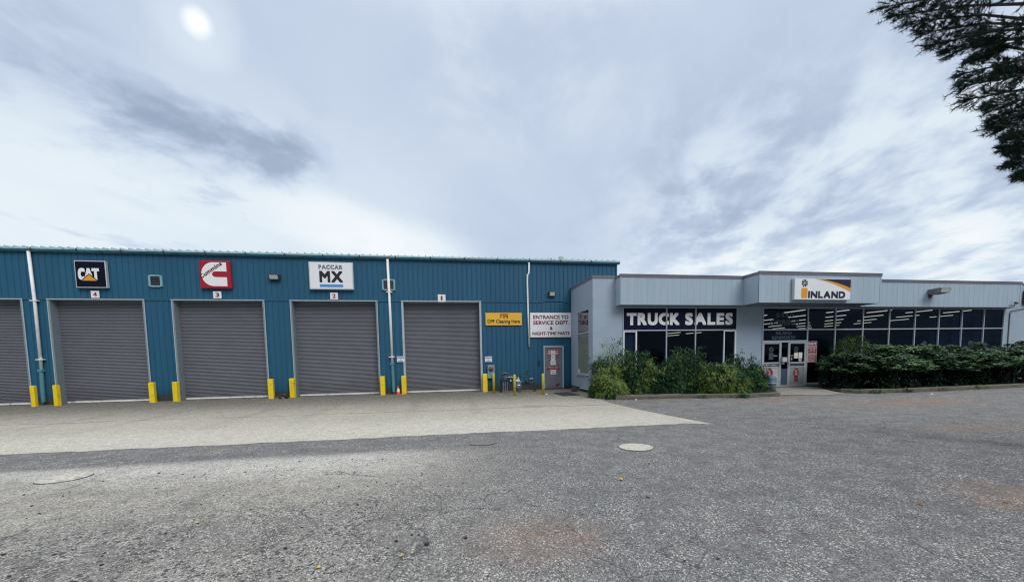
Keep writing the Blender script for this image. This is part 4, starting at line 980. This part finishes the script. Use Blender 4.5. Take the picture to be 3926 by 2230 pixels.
mb = MB(); mb.tube([(3.10, gy - .02, .465), (3.42, gy - .02, .465)], .035, 12); mb.build('coupling', M['pipe_grey'], t)
mb = MB(); mb.tube([(3.33, gy, .46), (3.33, gy, .69), (3.36, gy, .725), (3.74, gy, .73), (3.78, gy, .69), (3.78, gy, .40), (3.46, gy, .375)], .038, 12); mb.tube([(3.46, gy, .375), (3.98, gy, .38)], .03, 12); mb.tube([(3.64, gy, .42), (3.64, gy, .56)], .05, 10)
mb.build('pipe', M['iron'], t, smooth=True)
mb = MB(); mb.tube([(3.69, gy, .74), (3.69, gy, .95)], .02, 8); mb.lathe(3.69, gy, [(.03, .93), (.07, .95), (.06, 1.0), (.02, 1.01)], 14); mb.build('vent', M['iron'], t)
mb = MB(); mb.box(3.80, 3.98, gy + .02, gy + .14, .42, .64); mb.tube([(3.90, gy + .03, .52), (3.90, gy - .03, .52)], .07, 16, 1); mb.build('regulator', [M['ebox'], M['iron']], t)

mb = MB(); mb.poly_xy([(4.59, -2.24), (4.62, -3.74), (5.40, -3.56), (5.37, -2.05)], .005, .017); tag(mb.build('doormat', M['mat'], loc=(5, -2.9, 0)), 'black rubber doormat on the ground before the grey personnel door', 'doormat')
mb = MB(); mb.poly_xz([(5.58, .012), (5.82, .012), (5.77, .20), (5.63, .20)], -1.95, -1.70)
tag(mb.build('door_wedge_block', M['base'], loc=(5.7, -1.8, 0)), 'dark tapered block standing behind the doormat at the grey side wall', 'block')
mb = MB(); mb.add([(6.06, -2.55, .16), (6.155, -2.55, .16), (6.155, -1.5, .16), (6.06, -1.5, .16), (6.06, -2.55, .12), (6.155, -2.55, .12), (6.155, -1.5, .12), (6.06, -1.5, .12)], [(0, 1, 2, 3), (7, 6, 5, 4), (0, 4, 5, 1), (1, 5, 6, 2), (2, 6, 7, 3), (3, 7, 4, 0)])
mb.build('ledge', M['trim'], grey)
# black bag and a plank between two doors
random.seed(21); mb = MB(); k = 0; n, mseg = 9, 16
for i in range(n + 1):
    th = math.pi / 2 * i / n
    for j in range(mseg):
        a = 2 * math.pi * j / mseg; r_ = 1 + .16 * math.sin(3 * a + i) + random.uniform(-.07, .07)
        mb.v.append((-6.98 + .19 * math.cos(th) * math.cos(a) * r_, -.66 + .13 * math.cos(th) * math.sin(a) * r_, .005 + .19 * math.sin(th) * (1 + .12 * math.sin(2 * a + i))))
for i in range(n):
    for j in range(mseg): mb.f.append([i * mseg + j, i * mseg + (j + 1) % mseg, (i + 1) * mseg + (j + 1) % mseg, (i + 1) * mseg + j]); mb.mi.append(0)
tag(mb.build('rubbish_bag', M['bag'], loc=(-6.98, -.66, 0)), 'crumpled black plastic bag against the concrete base between two yellow posts', 'bag')
mb = MB(); mb.box(-7.42, -7.10, -.50, -.40, .005, .075); tag(mb.build('plank', M['log'], loc=(-7.26, -.45, 0), bevel=.006), 'short dark plank lying left of the black bag', 'plank')
# bin by the entrance
t = thing('litter_bin', (13.22, -4.72, 0), 'round grey litter bin with a blue domed lid beside the entrance doors', 'litter bin')
cx, cy = 13.22, -4.72
mb = MB(); mb.lathe(cx, cy, [(.15, .012), (.165, .02), (.185, .30), (.19, .32)], 28); mb.build('body', M['can_body'], t, smooth=True)
mb = MB(); mb.lathe(cx, cy, [(.20, .318), (.205, .335), (.20, .36), (.192, .37), (.190, .56), (.16, .62), (.09, .655), (.02, .665)], 28); mb.build('lid', M['can'], t, smooth=True)
mb = MB(); mb.tube([(cx + .212 * math.cos(a), cy + .212 * math.sin(a), .345) for a in [i * math.pi / 14 for i in range(29)]], .012, 8, caps=False); mb.build('rim', M['trim'], t)
mb = MB(); mb.tube([(cx + .193 * math.cos(a), cy + .193 * math.sin(a), .585 - .0) for a in [-math.pi * .85 + i * math.pi * .7 / 12 for i in range(13)]], .009, 6); mb.build('flap_edge', M['trim'], t)

# ================================================================== KERBS
def beam(pts, w, h, name, mt, label, seed, round_=False, loc=None):
    random.seed(seed); mb = MB(); rows = []
    P_ = []
    for (x0, y0), (x1, y1) in zip(pts, pts[1:]):
        n = max(2, int(math.hypot(x1 - x0, y1 - y0) / .3))
        P_ += [(x0 + (x1 - x0) * i / n, y0 + (y1 - y0) * i / n) for i in range(n)]
    P_.append(pts[-1]); sec = [(-.5, 0), (-.52, .55), (-.40, .93), (-.1, 1.0), (.25, .98), (.46, .86), (.5, 0)] if round_ else [(-.5, 0), (-.49, .86), (-.40, 1.0), (.40, 1.0), (.5, .86), (.5, 0)]
    m_ = len(sec)
    for i, (x, y) in enumerate(P_):
        a, c = P_[max(i - 1, 0)], P_[min(i + 1, len(P_) - 1)]; l = math.hypot(c[0] - a[0], c[1] - a[1]); nx, ny = -(c[1] - a[1]) / l, (c[0] - a[0]) / l
        hh = h * random.uniform(.93, 1.05)
        for s_, zz_ in sec: mb.v.append((x + nx * s_ * w + random.uniform(-.006, .006), y + ny * s_ * w + random.uniform(-.006, .006), zz_ * hh + .002))
    for i in range(len(P_) - 1):
        for j in range(m_ - 1): mb.f.append([i * m_ + j, i * m_ + j + 1, (i + 1) * m_ + j + 1, (i + 1) * m_ + j][::-1]); mb.mi.append(0)
    mb.f.append(list(range(m_))); mb.mi.append(len(mt) - 1 if isinstance(mt, list) else 0); mb.f.append(list(range((len(P_) - 1) * m_, len(P_) * m_))[::-1]); mb.mi.append(0)
    o = mb.build(name, mt, loc=loc or (pts[0][0], pts[0][1], 0)); tag(o, label, 'kerb'); return o
beam([(6.04, -5.60), (8.45, -5.84)], .17, .165, 'timber_kerb', [M['log'], M['log_end']], 'round weathered log lying in front of the bamboo at the end of the bed', 3, True)
beam([(8.47, -5.84), (10.62, -6.40), (12.1, -6.29)], .15, .14, 'timber_kerb', [M['log'], M['log']], 'dark squared timber edging in front of the bamboo up to the entrance path', 4)
beam([(15.18, -5.98), (15.5, -6.45), (17.4, -6.68), (19.5, -6.62), (23.5, -6.42), (33, -6.1)], .16, .15, 'concrete_kerb', [M['kerb'], M['kerb']], 'mossy concrete kerb along the right-hand hedge bed', 5)

# ================================================================== MANHOLES
def disc(cx, cy, rx, ry, m_, name, label, cat, rz=0, seed=0):
    random.seed(seed); mb = MB(); n = 30; pts = []
    for i in range(n):
        a = 2 * math.pi * i / n; r_ = 1 + random.uniform(-.025, .025); x, y = rx * r_ * math.cos(a), ry * r_ * math.sin(a)
        pts.append((cx + x * math.cos(rz) - y * math.sin(rz), cy + x * math.sin(rz) + y * math.cos(rz)))
    mb.poly_xy(pts, .003, .014)
    rim = [(cx + (x - cx) * 1.035, cy + (y - cy) * 1.035) for x, y in pts]; mb.poly_xy(rim, .002, .0055, 1)
    m_ = [m_, M['soil']]
    return tag(mb.build(name, m_, loc=(cx, cy, 0)), label, cat)
disc(3.17, -12.80, .285, .27, M['cover'], 'manhole_cover', 'pale round concrete cover set in the dark asphalt near the middle', 'manhole cover', 0, 1)
disc(-5.31, -12.68, .27, .24, M['cover'], 'manhole_cover', 'pale worn concrete cover in the dusty asphalt at the left', 'manhole cover', .55, 2)
disc(.63, -11.85, .24, .16, M['iron_cover'], 'manhole_cover', 'faint dark cover in the asphalt just in front of the concrete apron', 'manhole cover', .1, 4)

# ================================================================== PLANTS
def leaf(mb, p_, dr, L, w, mi, up=Vector((0, 0, 1)), fold=.25):
    dr = dr.normalized(); s_ = dr.cross(up)
    if s_.length < .05: s_ = dr.cross(Vector((1, 0, 0)))
    s_.normalize(); nrm = s_.cross(dr)
    mid = p_ + dr * L * .45; tip = p_ + dr * L - nrm * L * .10
    k = len(mb.v)
    mb.v += [tuple(p_), tuple(mid + s_ * w - nrm * w * fold), tuple(tip), tuple(mid - s_ * w - nrm * w * fold), tuple(mid)]
    mb.f += [[k, k + 4, k + 1], [k + 4, k + 2, k + 1], [k, k + 3, k + 4], [k + 4, k + 3, k + 2]]; mb.mi += [mi] * 4
def bamboo(cx, cy, rx, ry, h, ntw, pal, label, seed, wisp=0., z0=.0):
    rng = random.Random(seed); mb = MB(); sb = MB()
    t = thing('bamboo_shrub', (cx, cy, .05), label, 'shrub', 'feathery bamboo shrubs under the wide window')
    lob = [(rng.uniform(0, 6.28), rng.uniform(.1, 1.5), rng.uniform(.10, .26)) for _ in range(7)]
    anch = [(rng.uniform(0, 6.28), rng.uniform(0, 1.4), rng.random()) for _ in range(16)]
    for k in range(ntw):
        a = rng.uniform(0, 2 * math.pi); e = math.asin(rng.uniform(-.05, 1) ** 1.0 if rng.random() < .99 else .5)
        f = 1.0
        for la, le, lw in lob:
            dd = math.acos(max(-1, min(1, math.cos(a - la) * math.cos(e) * math.cos(le) + math.sin(e) * math.sin(le)))); f += lw * math.exp(-(dd / .38) ** 2) - .055
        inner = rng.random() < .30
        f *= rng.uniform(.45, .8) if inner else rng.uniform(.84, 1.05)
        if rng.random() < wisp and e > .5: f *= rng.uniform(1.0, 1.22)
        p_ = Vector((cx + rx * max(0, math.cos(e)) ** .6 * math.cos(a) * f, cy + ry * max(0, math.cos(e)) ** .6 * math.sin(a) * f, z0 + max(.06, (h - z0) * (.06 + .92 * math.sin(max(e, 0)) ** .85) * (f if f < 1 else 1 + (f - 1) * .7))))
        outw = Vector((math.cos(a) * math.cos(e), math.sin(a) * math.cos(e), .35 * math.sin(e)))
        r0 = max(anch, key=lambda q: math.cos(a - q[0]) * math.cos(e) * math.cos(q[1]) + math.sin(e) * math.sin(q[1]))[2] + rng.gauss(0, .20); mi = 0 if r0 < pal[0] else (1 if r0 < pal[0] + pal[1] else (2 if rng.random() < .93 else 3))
        if inner: mi = 0  # inner leaves take the dark green, painting in shade inside the shrub
        for q in range(rng.randint(7, 11)):
            dr = outw * .8 + Vector((rng.gauss(0, .55), rng.gauss(0, .55), -.55 + rng.gauss(0, .35)))
            leaf(mb, p_ + Vector((rng.gauss(0, .05), rng.gauss(0, .05), rng.gauss(0, .04))), dr, rng.uniform(.11, .20), rng.uniform(.012, .018), mi)
    for k in range(22):
        a = rng.uniform(0, 6.28); r_ = rng.uniform(0, .35); q = rng.uniform(.5, .98)
        b0 = Vector((cx + rx * r_ * math.cos(a), cy + ry * r_ * math.sin(a), .04)); b1 = Vector((cx + rx * q * .8 * math.cos(a), cy + ry * q * .8 * math.sin(a), h * math.sqrt(1 - q * q * .7) * .9))
        sb.tube([b0, b0.lerp(b1, .5) + Vector((0, 0, h * .14)), b1], [.011, .008, .003], 5)
    mb.build('foliage', [M['leaf_dk'], M['leaf_md'], M['leaf_yl'], M['leaf_pale']], t); sb.build('stem', M['stem'], t)
bamboo(6.10, -4.65, .98, .92, 1.30, 1800, (.08, .24), 'low yellow-green bamboo shrub spilling over the left end of the bed', 1)
bamboo(6.50, -3.95, .90, .72, 2.04, 1300, (.55, .38), 'tall wispy dark bamboo shrub at the corner of the grey wall', 2, .35)
bamboo(7.45, -4.35, 1.05, .95, 1.86, 1700, (.6, .28), 'dark bamboo shrub under the beige blind at the window', 3, .1)
bamboo(8.55, -4.45, 1.05, 1.0, 1.66, 1700, (.55, .27), 'dark bamboo shrub under the second window pane', 4, .12)
bamboo(9.55, -4.30, 1.05, .95, 1.80, 1600, (.5, .38), 'dark bamboo shrub rising to a point under the middle window pane', 5, .2)
bamboo(10.4, -4.85, 1.0, .95, 1.58, 1600, (.22, .30), 'olive bamboo shrub under the fourth window pane', 6)
bamboo(11.35, -4.80, 1.0, .95, 1.46, 1500, (.28, .36), 'low olive bamboo shrub before the darkest shrub near the entrance', 7)
bamboo(12.25, -4.50, 1.02, 1.08, 1.66, 1500, (.70, .26), 'large darkest bamboo shrub at the end of the bed beside the bin', 8, .25)

def broadleaf(cx, cy, rx, ry, z0, h, nro, pal, label, seed, L=.15):
    rng = random.Random(seed); mb = MB(); sb = MB()
    t = thing('hedge_shrub', (cx, cy, .05), label, 'shrub', 'broad-leaved shrubs along the right-hand bed')
    # boughs: flat-topped sprays of leaves stacked over the shrub's dome, with dark gaps between them
    sprays = []; plume = [(rng.uniform(0, 6.28), rng.uniform(.35, 1.5), rng.uniform(.10, .34)) for _ in range(5)]
    for k in range(int(nro / 9)):
        a = rng.uniform(0, 6.28); e = math.asin(rng.uniform(-.04, 1)); f = rng.uniform(.78, 1.10)
        for pa, pe, pw in plume: f += pw * math.exp(-(math.acos(max(-1, min(1, math.cos(a - pa) * math.cos(e) * math.cos(pe) + math.sin(e) * math.sin(pe)))) / .36) ** 2) - .05
        zc = z0 + .12 + (h - z0) * .30
        sprays.append((Vector((cx + rx * math.cos(e) * math.cos(a) * f, cy + ry * math.cos(e) * math.sin(a) * f, zc + (h - zc) * max(-.5, math.sin(e)) * f)), Vector((math.cos(a), math.sin(a), 0)), rng.random()))
    for c, ow, r0 in sprays:
        mi0 = 0 if r0 < pal[0] * .8 else (1 if r0 < pal[0] * .8 + pal[1] else 2)
        for q in range(rng.randint(12, 17)):
            aa = rng.uniform(0, 6.28); rr = math.sqrt(rng.random()) * .24
            p_ = c + Vector((rr * math.cos(aa), rr * math.sin(aa), rng.gauss(0, .035) - rr * .30)) 
            mi = mi0 if rng.random() < .75 else rng.choice((0, 1, 2))
            dr0 = (Vector((math.cos(aa), math.sin(aa), 0)) + ow * .7).normalized(); a0 = rng.uniform(0, 6.28)
            for m_ in range(rng.randint(4, 6)):
                ab = a0 + m_ * 1.26 + rng.uniform(-.3, .3); dr = Vector((math.cos(ab), math.sin(ab), rng.uniform(-.75, -.05))) + dr0 * .7
                leaf(mb, p_, dr, L * rng.uniform(.6, 1.1), L * rng.uniform(.17, .24), mi, Vector((rng.gauss(0, .2), rng.gauss(-.15, .2), 1)), .18)
    for k in range(int(nro * .85)):                      # deeper leaves, all in the dark green to paint in the shade
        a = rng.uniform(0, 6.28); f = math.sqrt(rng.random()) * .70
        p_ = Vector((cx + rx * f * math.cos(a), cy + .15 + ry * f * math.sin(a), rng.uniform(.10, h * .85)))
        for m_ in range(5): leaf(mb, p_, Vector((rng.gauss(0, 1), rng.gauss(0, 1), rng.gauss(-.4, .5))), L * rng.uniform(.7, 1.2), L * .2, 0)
    for k in range(13):
        a = rng.uniform(0, 6.28); q = rng.uniform(.25, .9)
        b0 = Vector((cx + rx * .25 * math.cos(a), cy + ry * .25 * math.sin(a), .04)); b1 = Vector((cx + rx * q * math.cos(a), cy + ry * q * math.sin(a), h * rng.uniform(.55, .85)))
        sb.tube([b0, b0.lerp(b1, .5) + Vector((0, 0, .12)), b1], [.022, .016, .006], 6)
    mb.build('foliage', [M['rh_dk'], M['rh_md'], M['rh_lt']], t); sb.build('stem', M['stem'], t)
broadleaf(16.75, -4.75, 1.05, 1.05, .35, 1.66, 900, (.80, .30), 'darkest hedge shrub next to the red three-panel sign', 31)
broadleaf(17.85, -5.25, 1.10, 1.10, .40, 1.86, 1150, (.30, .45), 'hedge shrub with pale glossy leaves in front of the feathery green one', 32)
broadleaf(19.1, -5.1, 1.05, 1.05, .42, 1.44, 900, (.40, .42), 'low hedge shrub right of the feathery green one', 33)
broadleaf(20.5, -5.0, 1.0, 1.05, .40, 1.84, 950, (.38, .44), 'hedge shrub bulging up under the fourth window bay from the doors', 34)
broadleaf(21.8, -5.0, 1.05, 1.05, .42, 1.55, 900, (.42, .42), 'hedge shrub under the sixth window bay, beside the bulging one', 35)
broadleaf(23.1, -5.0, 1.0, 1.05, .42, 1.78, 900, (.46, .42), 'hedge shrub under the seventh window bay from the doors', 36)
broadleaf(24.45, -5.0, 1.15, 1.05, .42, 1.74, 950, (.44, .42), 'hedge shrub hiding the foot of the last window mullion', 37)
broadleaf(25.9, -5.0, 1.15, 1.05, .35, 1.92, 950, (.48, .42), 'tallest hedge shrub before the bare grey wall at the right end', 38)
broadleaf(27.5, -5.0, 1.15, 1.05, .35, 1.84, 700, (.5, .4), 'hedge shrub cut off by the right edge', 39)
# feathery shrub behind the hedge
rng = random.Random(77); mb = MB(); sb = MB(); t = thing('feathery_shrub', (18.1, -3.85, .05), 'taller feathery yellow-green shrub behind the hedge against the glass', 'shrub')
for k in range(1000):
    a = rng.uniform(0, 6.28); e = math.asin(rng.uniform(.1, 1)); f = rng.uniform(.7, 1.06)
    p_ = Vector((18.15 + 1.25 * math.cos(e) * math.cos(a) * f, -3.85 + .55 * math.cos(e) * math.sin(a) * f, .8 + 1.48 * math.sin(e) * f))
    mi = 2 if rng.random() < .40 else (1 if rng.random() < .7 else 0)
    for q in range(8):
        leaf(mb, p_ + Vector((rng.gauss(0, .04), rng.gauss(0, .04), rng.gauss(0, .03))), Vector((math.cos(a) + rng.gauss(0, .6), math.sin(a) + rng.gauss(0, .6), rng.gauss(.05, .4))), rng.uniform(.06, .11), .012, mi)
for k in range(16):
    a = rng.uniform(0, 6.28); q = rng.uniform(.2, .9); sb.tube([(18.15 + .2 * math.cos(a), -3.85 + .2 * math.sin(a), .04), (18.15 + 1.1 * q * math.cos(a), -3.85 + .45 * q * math.sin(a), 1.7)], [.015, .005], 6)
mb.build('foliage', [M['leaf_dk'], M['leaf_md'], M['leaf_yl']], t); sb.build('stem', M['stem'], t)

# weeds
def weed(x, y, r, h, n, label, seed, z=.0, name='weed'):
    rng = random.Random(seed); mb = MB()
    for k in range(n):
        a = rng.uniform(0, 6.28); q = abs(rng.gauss(0, .5)); p_ = Vector((x + r * q * math.cos(a), y + r * .5 * q * math.sin(a), z + rng.uniform(0, h * .7)))
        leaf(mb, p_, Vector((math.cos(a) + rng.gauss(0, .5), math.sin(a) + rng.gauss(0, .5), rng.uniform(.1, 1.1))), rng.uniform(.05, .12), rng.uniform(.010, .022), 0 if rng.random() < .5 else 1)
    tag(mb.build(name, [M['leaf_dk'], M['leaf_md']], loc=(x, y, 0)), label, 'weed', 'weeds sprouting along kerbs and walls')
weed(2.38, -.75, .25, .28, 90, 'dark weed tuft at the wall foot between the electrical cabinet and gas meter', 1)
weed(4.05, -1.0, .22, .12, 50, 'low weed tuft on the ground right of the gas meter', 2)
weed(10.45, -6.55, .75, .20, 240, 'spreading weed growing over the dark timber edging', 3)
weed(9.15, -6.15, .35, .14, 80, 'small weed tuft at the dark timber edging, left of the spreading weed', 4)
weed(16.0, -6.65, .9, .16, 200, 'low weed mat at the rounded start of the concrete kerb', 5)
weed(17.3, -6.75, .55, .20, 130, 'leafy weed at the concrete kerb before the pale glossy shrub', 6)
weed(18.9, -6.68, .7, .22, 150, 'leafy weed at the concrete kerb farther along to the right', 7)
weed(20.8, -6.62, .8, .24, 160, 'bushy weed on the concrete kerb near the right end', 8)
rng = random.Random(6); mb = MB()
for k in range(260):
    x, y = rng.uniform(1.9, 4.4), rng.choice((rng.uniform(-2.9, -1.0), rng.uniform(-1.8, -.6))); a = rng.uniform(0, 6.28)
    leaf(mb, Vector((x, y, .012 + rng.uniform(0, .015))), Vector((math.cos(a), math.sin(a), rng.uniform(-.1, .25))), rng.uniform(.04, .10), rng.uniform(.012, .03), rng.choice((0, 1, 1)))
tag(mb.build('leaf_litter', [M['leaf_dry'], M['leaf_brown']]), 'scatter of dry brown leaves on the ground round the gas meter', kind='stuff')
rng = random.Random(16); mb = MB()
for k in range(420):
    if rng.random() < .45: x = rng.uniform(6.3, 13.2); y = -5.72 - (.56 if x > 9.5 else .1 + .12 * (x - 6)) + rng.gauss(-.12, .10)
    else: x = rng.uniform(15.2, 30); y = -6.78 + rng.gauss(-.10, .12) + (x - 17) * .02
    a = rng.uniform(0, 6.28); leaf(mb, Vector((x, y, .012)), Vector((math.cos(a), math.sin(a), .1)), rng.uniform(.03, .08), rng.uniform(.008, .02), rng.choice((0, 1, 1, 1)))
tag(mb.build('kerb_litter', [M['leaf_dry'], M['leaf_brown']]), 'dry leaf litter gathered along the kerbs', kind='stuff')

# fallen leaves on the lot
LV = [(2.156, -14.438, .085, 'leaf_bright', 'lobed yellow fallen leaf in the middle of the asphalt'), (-2.17, -13.766, .06, 'leaf_dry', 'tan fallen leaf on the dusty pale streak'), (-2.464, -14.804, .045, 'leaf_bright', 'small yellow fallen leaf on the coarse gravelly asphalt'), (-1.007, -15.966, .04, 'leaf_bright', 'bright yellow fallen leaf near the bottom edge'), (-.391, -15.906, .05, 'leaf_dry', 'pale tan fallen leaf beside the dark stones'), (.93, -15.73, .045, 'leaf_dry', 'tan fallen leaf on the rusty stain'), (4.726, -15.847, .06, 'leaf_brown', 'brown fallen leaf at the right of the asphalt'), (5.62, -16.0, .06, 'leaf_brown', 'dark brown fallen leaf near the right edge'), (2.727, -16.065, .05, 'leaf_brown', 'brown fallen leaf right of the rusty stain')]
for k, (x, y, s_, mk, lb) in enumerate(LV):
    s_ *= .75
    rng = random.Random(k + 40); mb = MB(); a0 = rng.uniform(0, 6.28)
    for q in range(5):
        a = a0 + (q - 2) * .62; leaf(mb, Vector((x, y, .018)), Vector((math.cos(a), math.sin(a), rng.uniform(.0, .35))), s_ * (1 - abs(q - 2) * .15), s_ * .22, 0)
    mb.tube([(x, y, .018), (x - s_ * .5 * math.cos(a0), y - s_ * .5 * math.sin(a0), .012)], .002, 5)
    tag(mb.build('fallen_leaf', M[mk], loc=(x, y, 0)), lb, 'leaf', 'fallen leaves on the asphalt')
# stones
def stone(mb, x, y, s_, rng):
    k = len(mb.v); pts = []
    for i in range(8):
        sx, sy, sz = (-1, 1)[i & 1], (-1, 1)[(i >> 1) & 1], (i >> 2) & 1
        mb.v.append((x + s_ * sx * rng.uniform(.5, 1), y + s_ * sy * rng.uniform(.4, .9), .001 + s_ * (rng.uniform(.5, .9) if sz else 0)))
    for f in ((0, 2, 3, 1), (4, 5, 7, 6), (0, 1, 5, 4), (1, 3, 7, 5), (3, 2, 6, 7), (2, 0, 4, 6)): mb.f.append([i + k for i in f]); mb.mi.append(0)
rng = random.Random(9); mb = MB()
for k in range(300):
    x = rng.gauss(-2.0, 1.8); y = rng.uniform(-16.6, -12.4); stone(mb, x, y, abs(rng.gauss(.004, .004)) + .003, rng)
tag(mb.build('gravel', M['stone'], bevel=0), 'loose dark stone chips scattered on the asphalt', kind='stuff')
for k, (x, y, s_, lb) in enumerate(((-.208, -15.735, .026, 'dark angular stone on the asphalt near the bottom middle'), (-.47, -15.62, .018, 'smaller dark stone left of the angular one'))):
    rng = random.Random(k + 3); mb = MB(); stone(mb, x, y, s_, rng); tag(mb.build('stone', M['stone'], loc=(x, y, 0), bevel=.004), lb, 'stone')
for k, (x, y, lb) in enumerate(((6.62, -5.98, 'scrap of white litter on the ground in front of the round log'), (17.2, -7.55, 'scrap of white litter out on the asphalt before the hedge'), (4.15, -2.85, 'scrap of white litter at the foot of the bollard by the personnel door'))):
    rng = random.Random(k + 70); mb = MB()
    mb.add([(x - .04, y - .025, .014), (x + .035, y - .03, .02), (x + .04, y + .02, .014), (x - .03, y + .03, .03), (x, y, .04)], [(0, 1, 4), (1, 2, 4), (2, 3, 4), (3, 0, 4), (3, 2, 1, 0)])
    tag(mb.build('litter_scrap', M['litter'], loc=(x, y, 0)), lb, 'litter')

# ================================================================== PINE TREE (overhangs from the right, trunk just outside the frame)
pine = thing('pine_tree', (9.4, -14.6, 0), 'dark pine tree whose needled boughs hang in from the top right', 'tree')
TB = Vector((9.4, -14.6, 0))
tr = MB(); tr.tube([TB, TB + Vector((.05, .1, 3)), TB + Vector((-.05, .1, 7)), TB + Vector((.1, 0, 12))], [.30, .25, .18, .05], 14); tr.build('trunk', M['bark'], pine, smooth=True)
nd = MB(); bw = MB(); rng = random.Random(12)
def tuft(p_, dr, n, L):
    dr = dr.normalized()
    for q in range(n):
        s_ = Vector((rng.gauss(0, 1), rng.gauss(0, 1), rng.gauss(0, 1))).normalized()
        v_ = (dr * rng.uniform(.25, 1.1) + s_ * .85).normalized(); o = p_ + dr * rng.uniform(-.10, .04)
        w_ = v_.cross(s_); w_ = w_.normalized() * .0034 if w_.length > .01 else Vector((.0028, 0, 0)); k = len(nd.v); l = L * rng.uniform(.7, 1.1)
        nd.v += [tuple(o - w_), tuple(o + w_), tuple(o + v_ * l)]; nd.f.append([k, k + 1, k + 2]); nd.mi.append(0 if rng.random() < .72 else 1)
BOUGHS = [( 5.36, -14.74, 5.74, 6.51, -14.81, 6.00 , 0.13), ( 5.56, -14.67, 5.71, 6.69, -14.70, 5.95 , 0.13), ( 5.41, -14.97, 5.40, 6.53, -14.98, 5.60 , 0.14), ( 5.69, -14.89, 5.36, 6.73, -14.86, 5.62 , 0.13), ( 6.08, -14.71, 5.39, 7.10, -14.70, 5.68 , 0.12), ( 6.21, -14.78, 5.25, 7.17, -14.71, 5.57 , 0.09), ( 5.81, -15.31, 4.77, 6.66, -15.13, 5.14 , 0.06), ( 5.87, -15.18, 4.71, 6.89, -15.21, 4.98 , 0.13), ( 5.79, -15.23, 4.54, 6.83, -15.25, 4.77 , 0.13), ( 6.17, -15.04, 4.54, 7.20, -15.06, 4.77 , 0.13), ( 5.98, -15.36, 4.24, 6.90, -15.23, 4.52 , 0.12), ( 6.39, -15.16, 4.25, 7.30, -15.02, 4.53 , 0.12), ( 6.58, -15.06, 4.24, 7.50, -14.91, 4.45 , 0.11), ( 6.38, -15.32, 3.98, 7.23, -15.07, 4.24 , 0.09), ( 6.72, -15.10, 4.00, 7.60, -14.87, 4.22 , 0.07), ( 6.73, -15.15, 3.77, 7.57, -14.90, 4.05 , 0.09), ( 6.33, -15.48, 3.48, 7.13, -15.15, 3.75 , 0.08), ( 5.85, -15.33, 5.05, 6.80, -15.24, 5.33 , 0.15), ( 6.05, -15.30, 5.00, 6.98, -15.15, 5.25 , 0.1), ( 6.12, -15.36, 4.65, 7.00, -15.16, 4.90 , 0.13), ( 5.84, -15.05, 5.67, 7.00, -15.11, 5.81 , 0.16), ( 6.57, -15.25, 3.87, 7.42, -14.98, 4.10 , 0.05), ]
def bough(tip, root, nside):
    mid = root.lerp(tip, .55) + Vector((0, 0, .12)); bw.tube([root, mid, tip], [.05, .022, .006], 6)
    ax = (tip - mid).normalized()
    for k in range(nside):
        f = (k + rng.random()) / nside; base = mid.lerp(tip, f)
        s_ = Vector((rng.gauss(0, .5), rng.gauss(0, .9), rng.gauss(-.15, .6))); s_ -= ax * s_.dot(ax)
        end = base + ax * rng.uniform(.03, .14) + s_.normalized() * rng.uniform(.0, .2)
        bw.tube([base, end], [.006, .003], 4); tuft(end, (end - base) + ax * .05, 24, .09)
    tuft(tip, ax, 30, .09)
for ax_, ay_, az_, bx_, by_, bz_, rad in BOUGHS:
    tip, root = Vector((ax_, ay_, az_)), Vector((bx_, by_, bz_)); ax = (tip - root).normalized(); ln = (tip - root).length
    trunk_pt = TB + Vector((0, .1, bz_ + .55)); bw.tube([trunk_pt, root, root.lerp(tip, .6), tip], [.03, .012, .008, .003], 6)
    for k in range(int(ln / .023)):
        f = (k + rng.random()) * .023 / ln; base = root.lerp(tip, f)
        s_ = Vector((rng.gauss(0, 1), rng.gauss(0, 1), rng.gauss(0, .8))); s_ -= ax * s_.dot(ax); s_.normalize()
        end = base + ax * rng.uniform(.02, .08) + s_ * rad * math.sqrt(rng.random()) * (1.0 if f < .75 else .6)
        if k % 3 == 0: bw.tube([base, end], [.005, .003], 4)
        tuft(end, (end - base) * .8 + ax * .08, 38, .066)
    tuft(tip, ax, 34, .07)
for k in range(70):
    z = rng.uniform(3.8, 11.8); a = rng.uniform(0, 6.28); r_ = (12.6 - z) * .33 + .4
    root = TB + Vector((0, .1, z)); tip = root + Vector((math.cos(a) * r_, math.sin(a) * r_, rng.uniform(-.5, .2)))
    if math.cos(a) < .78 and z < 10.4: continue
    bough(tip, root, 11)
bw.build('branch', M['bark'], pine); nd.build('crown', [M['needle'], M['needle2']], pine)
bpy.data.objects.remove(wn_)
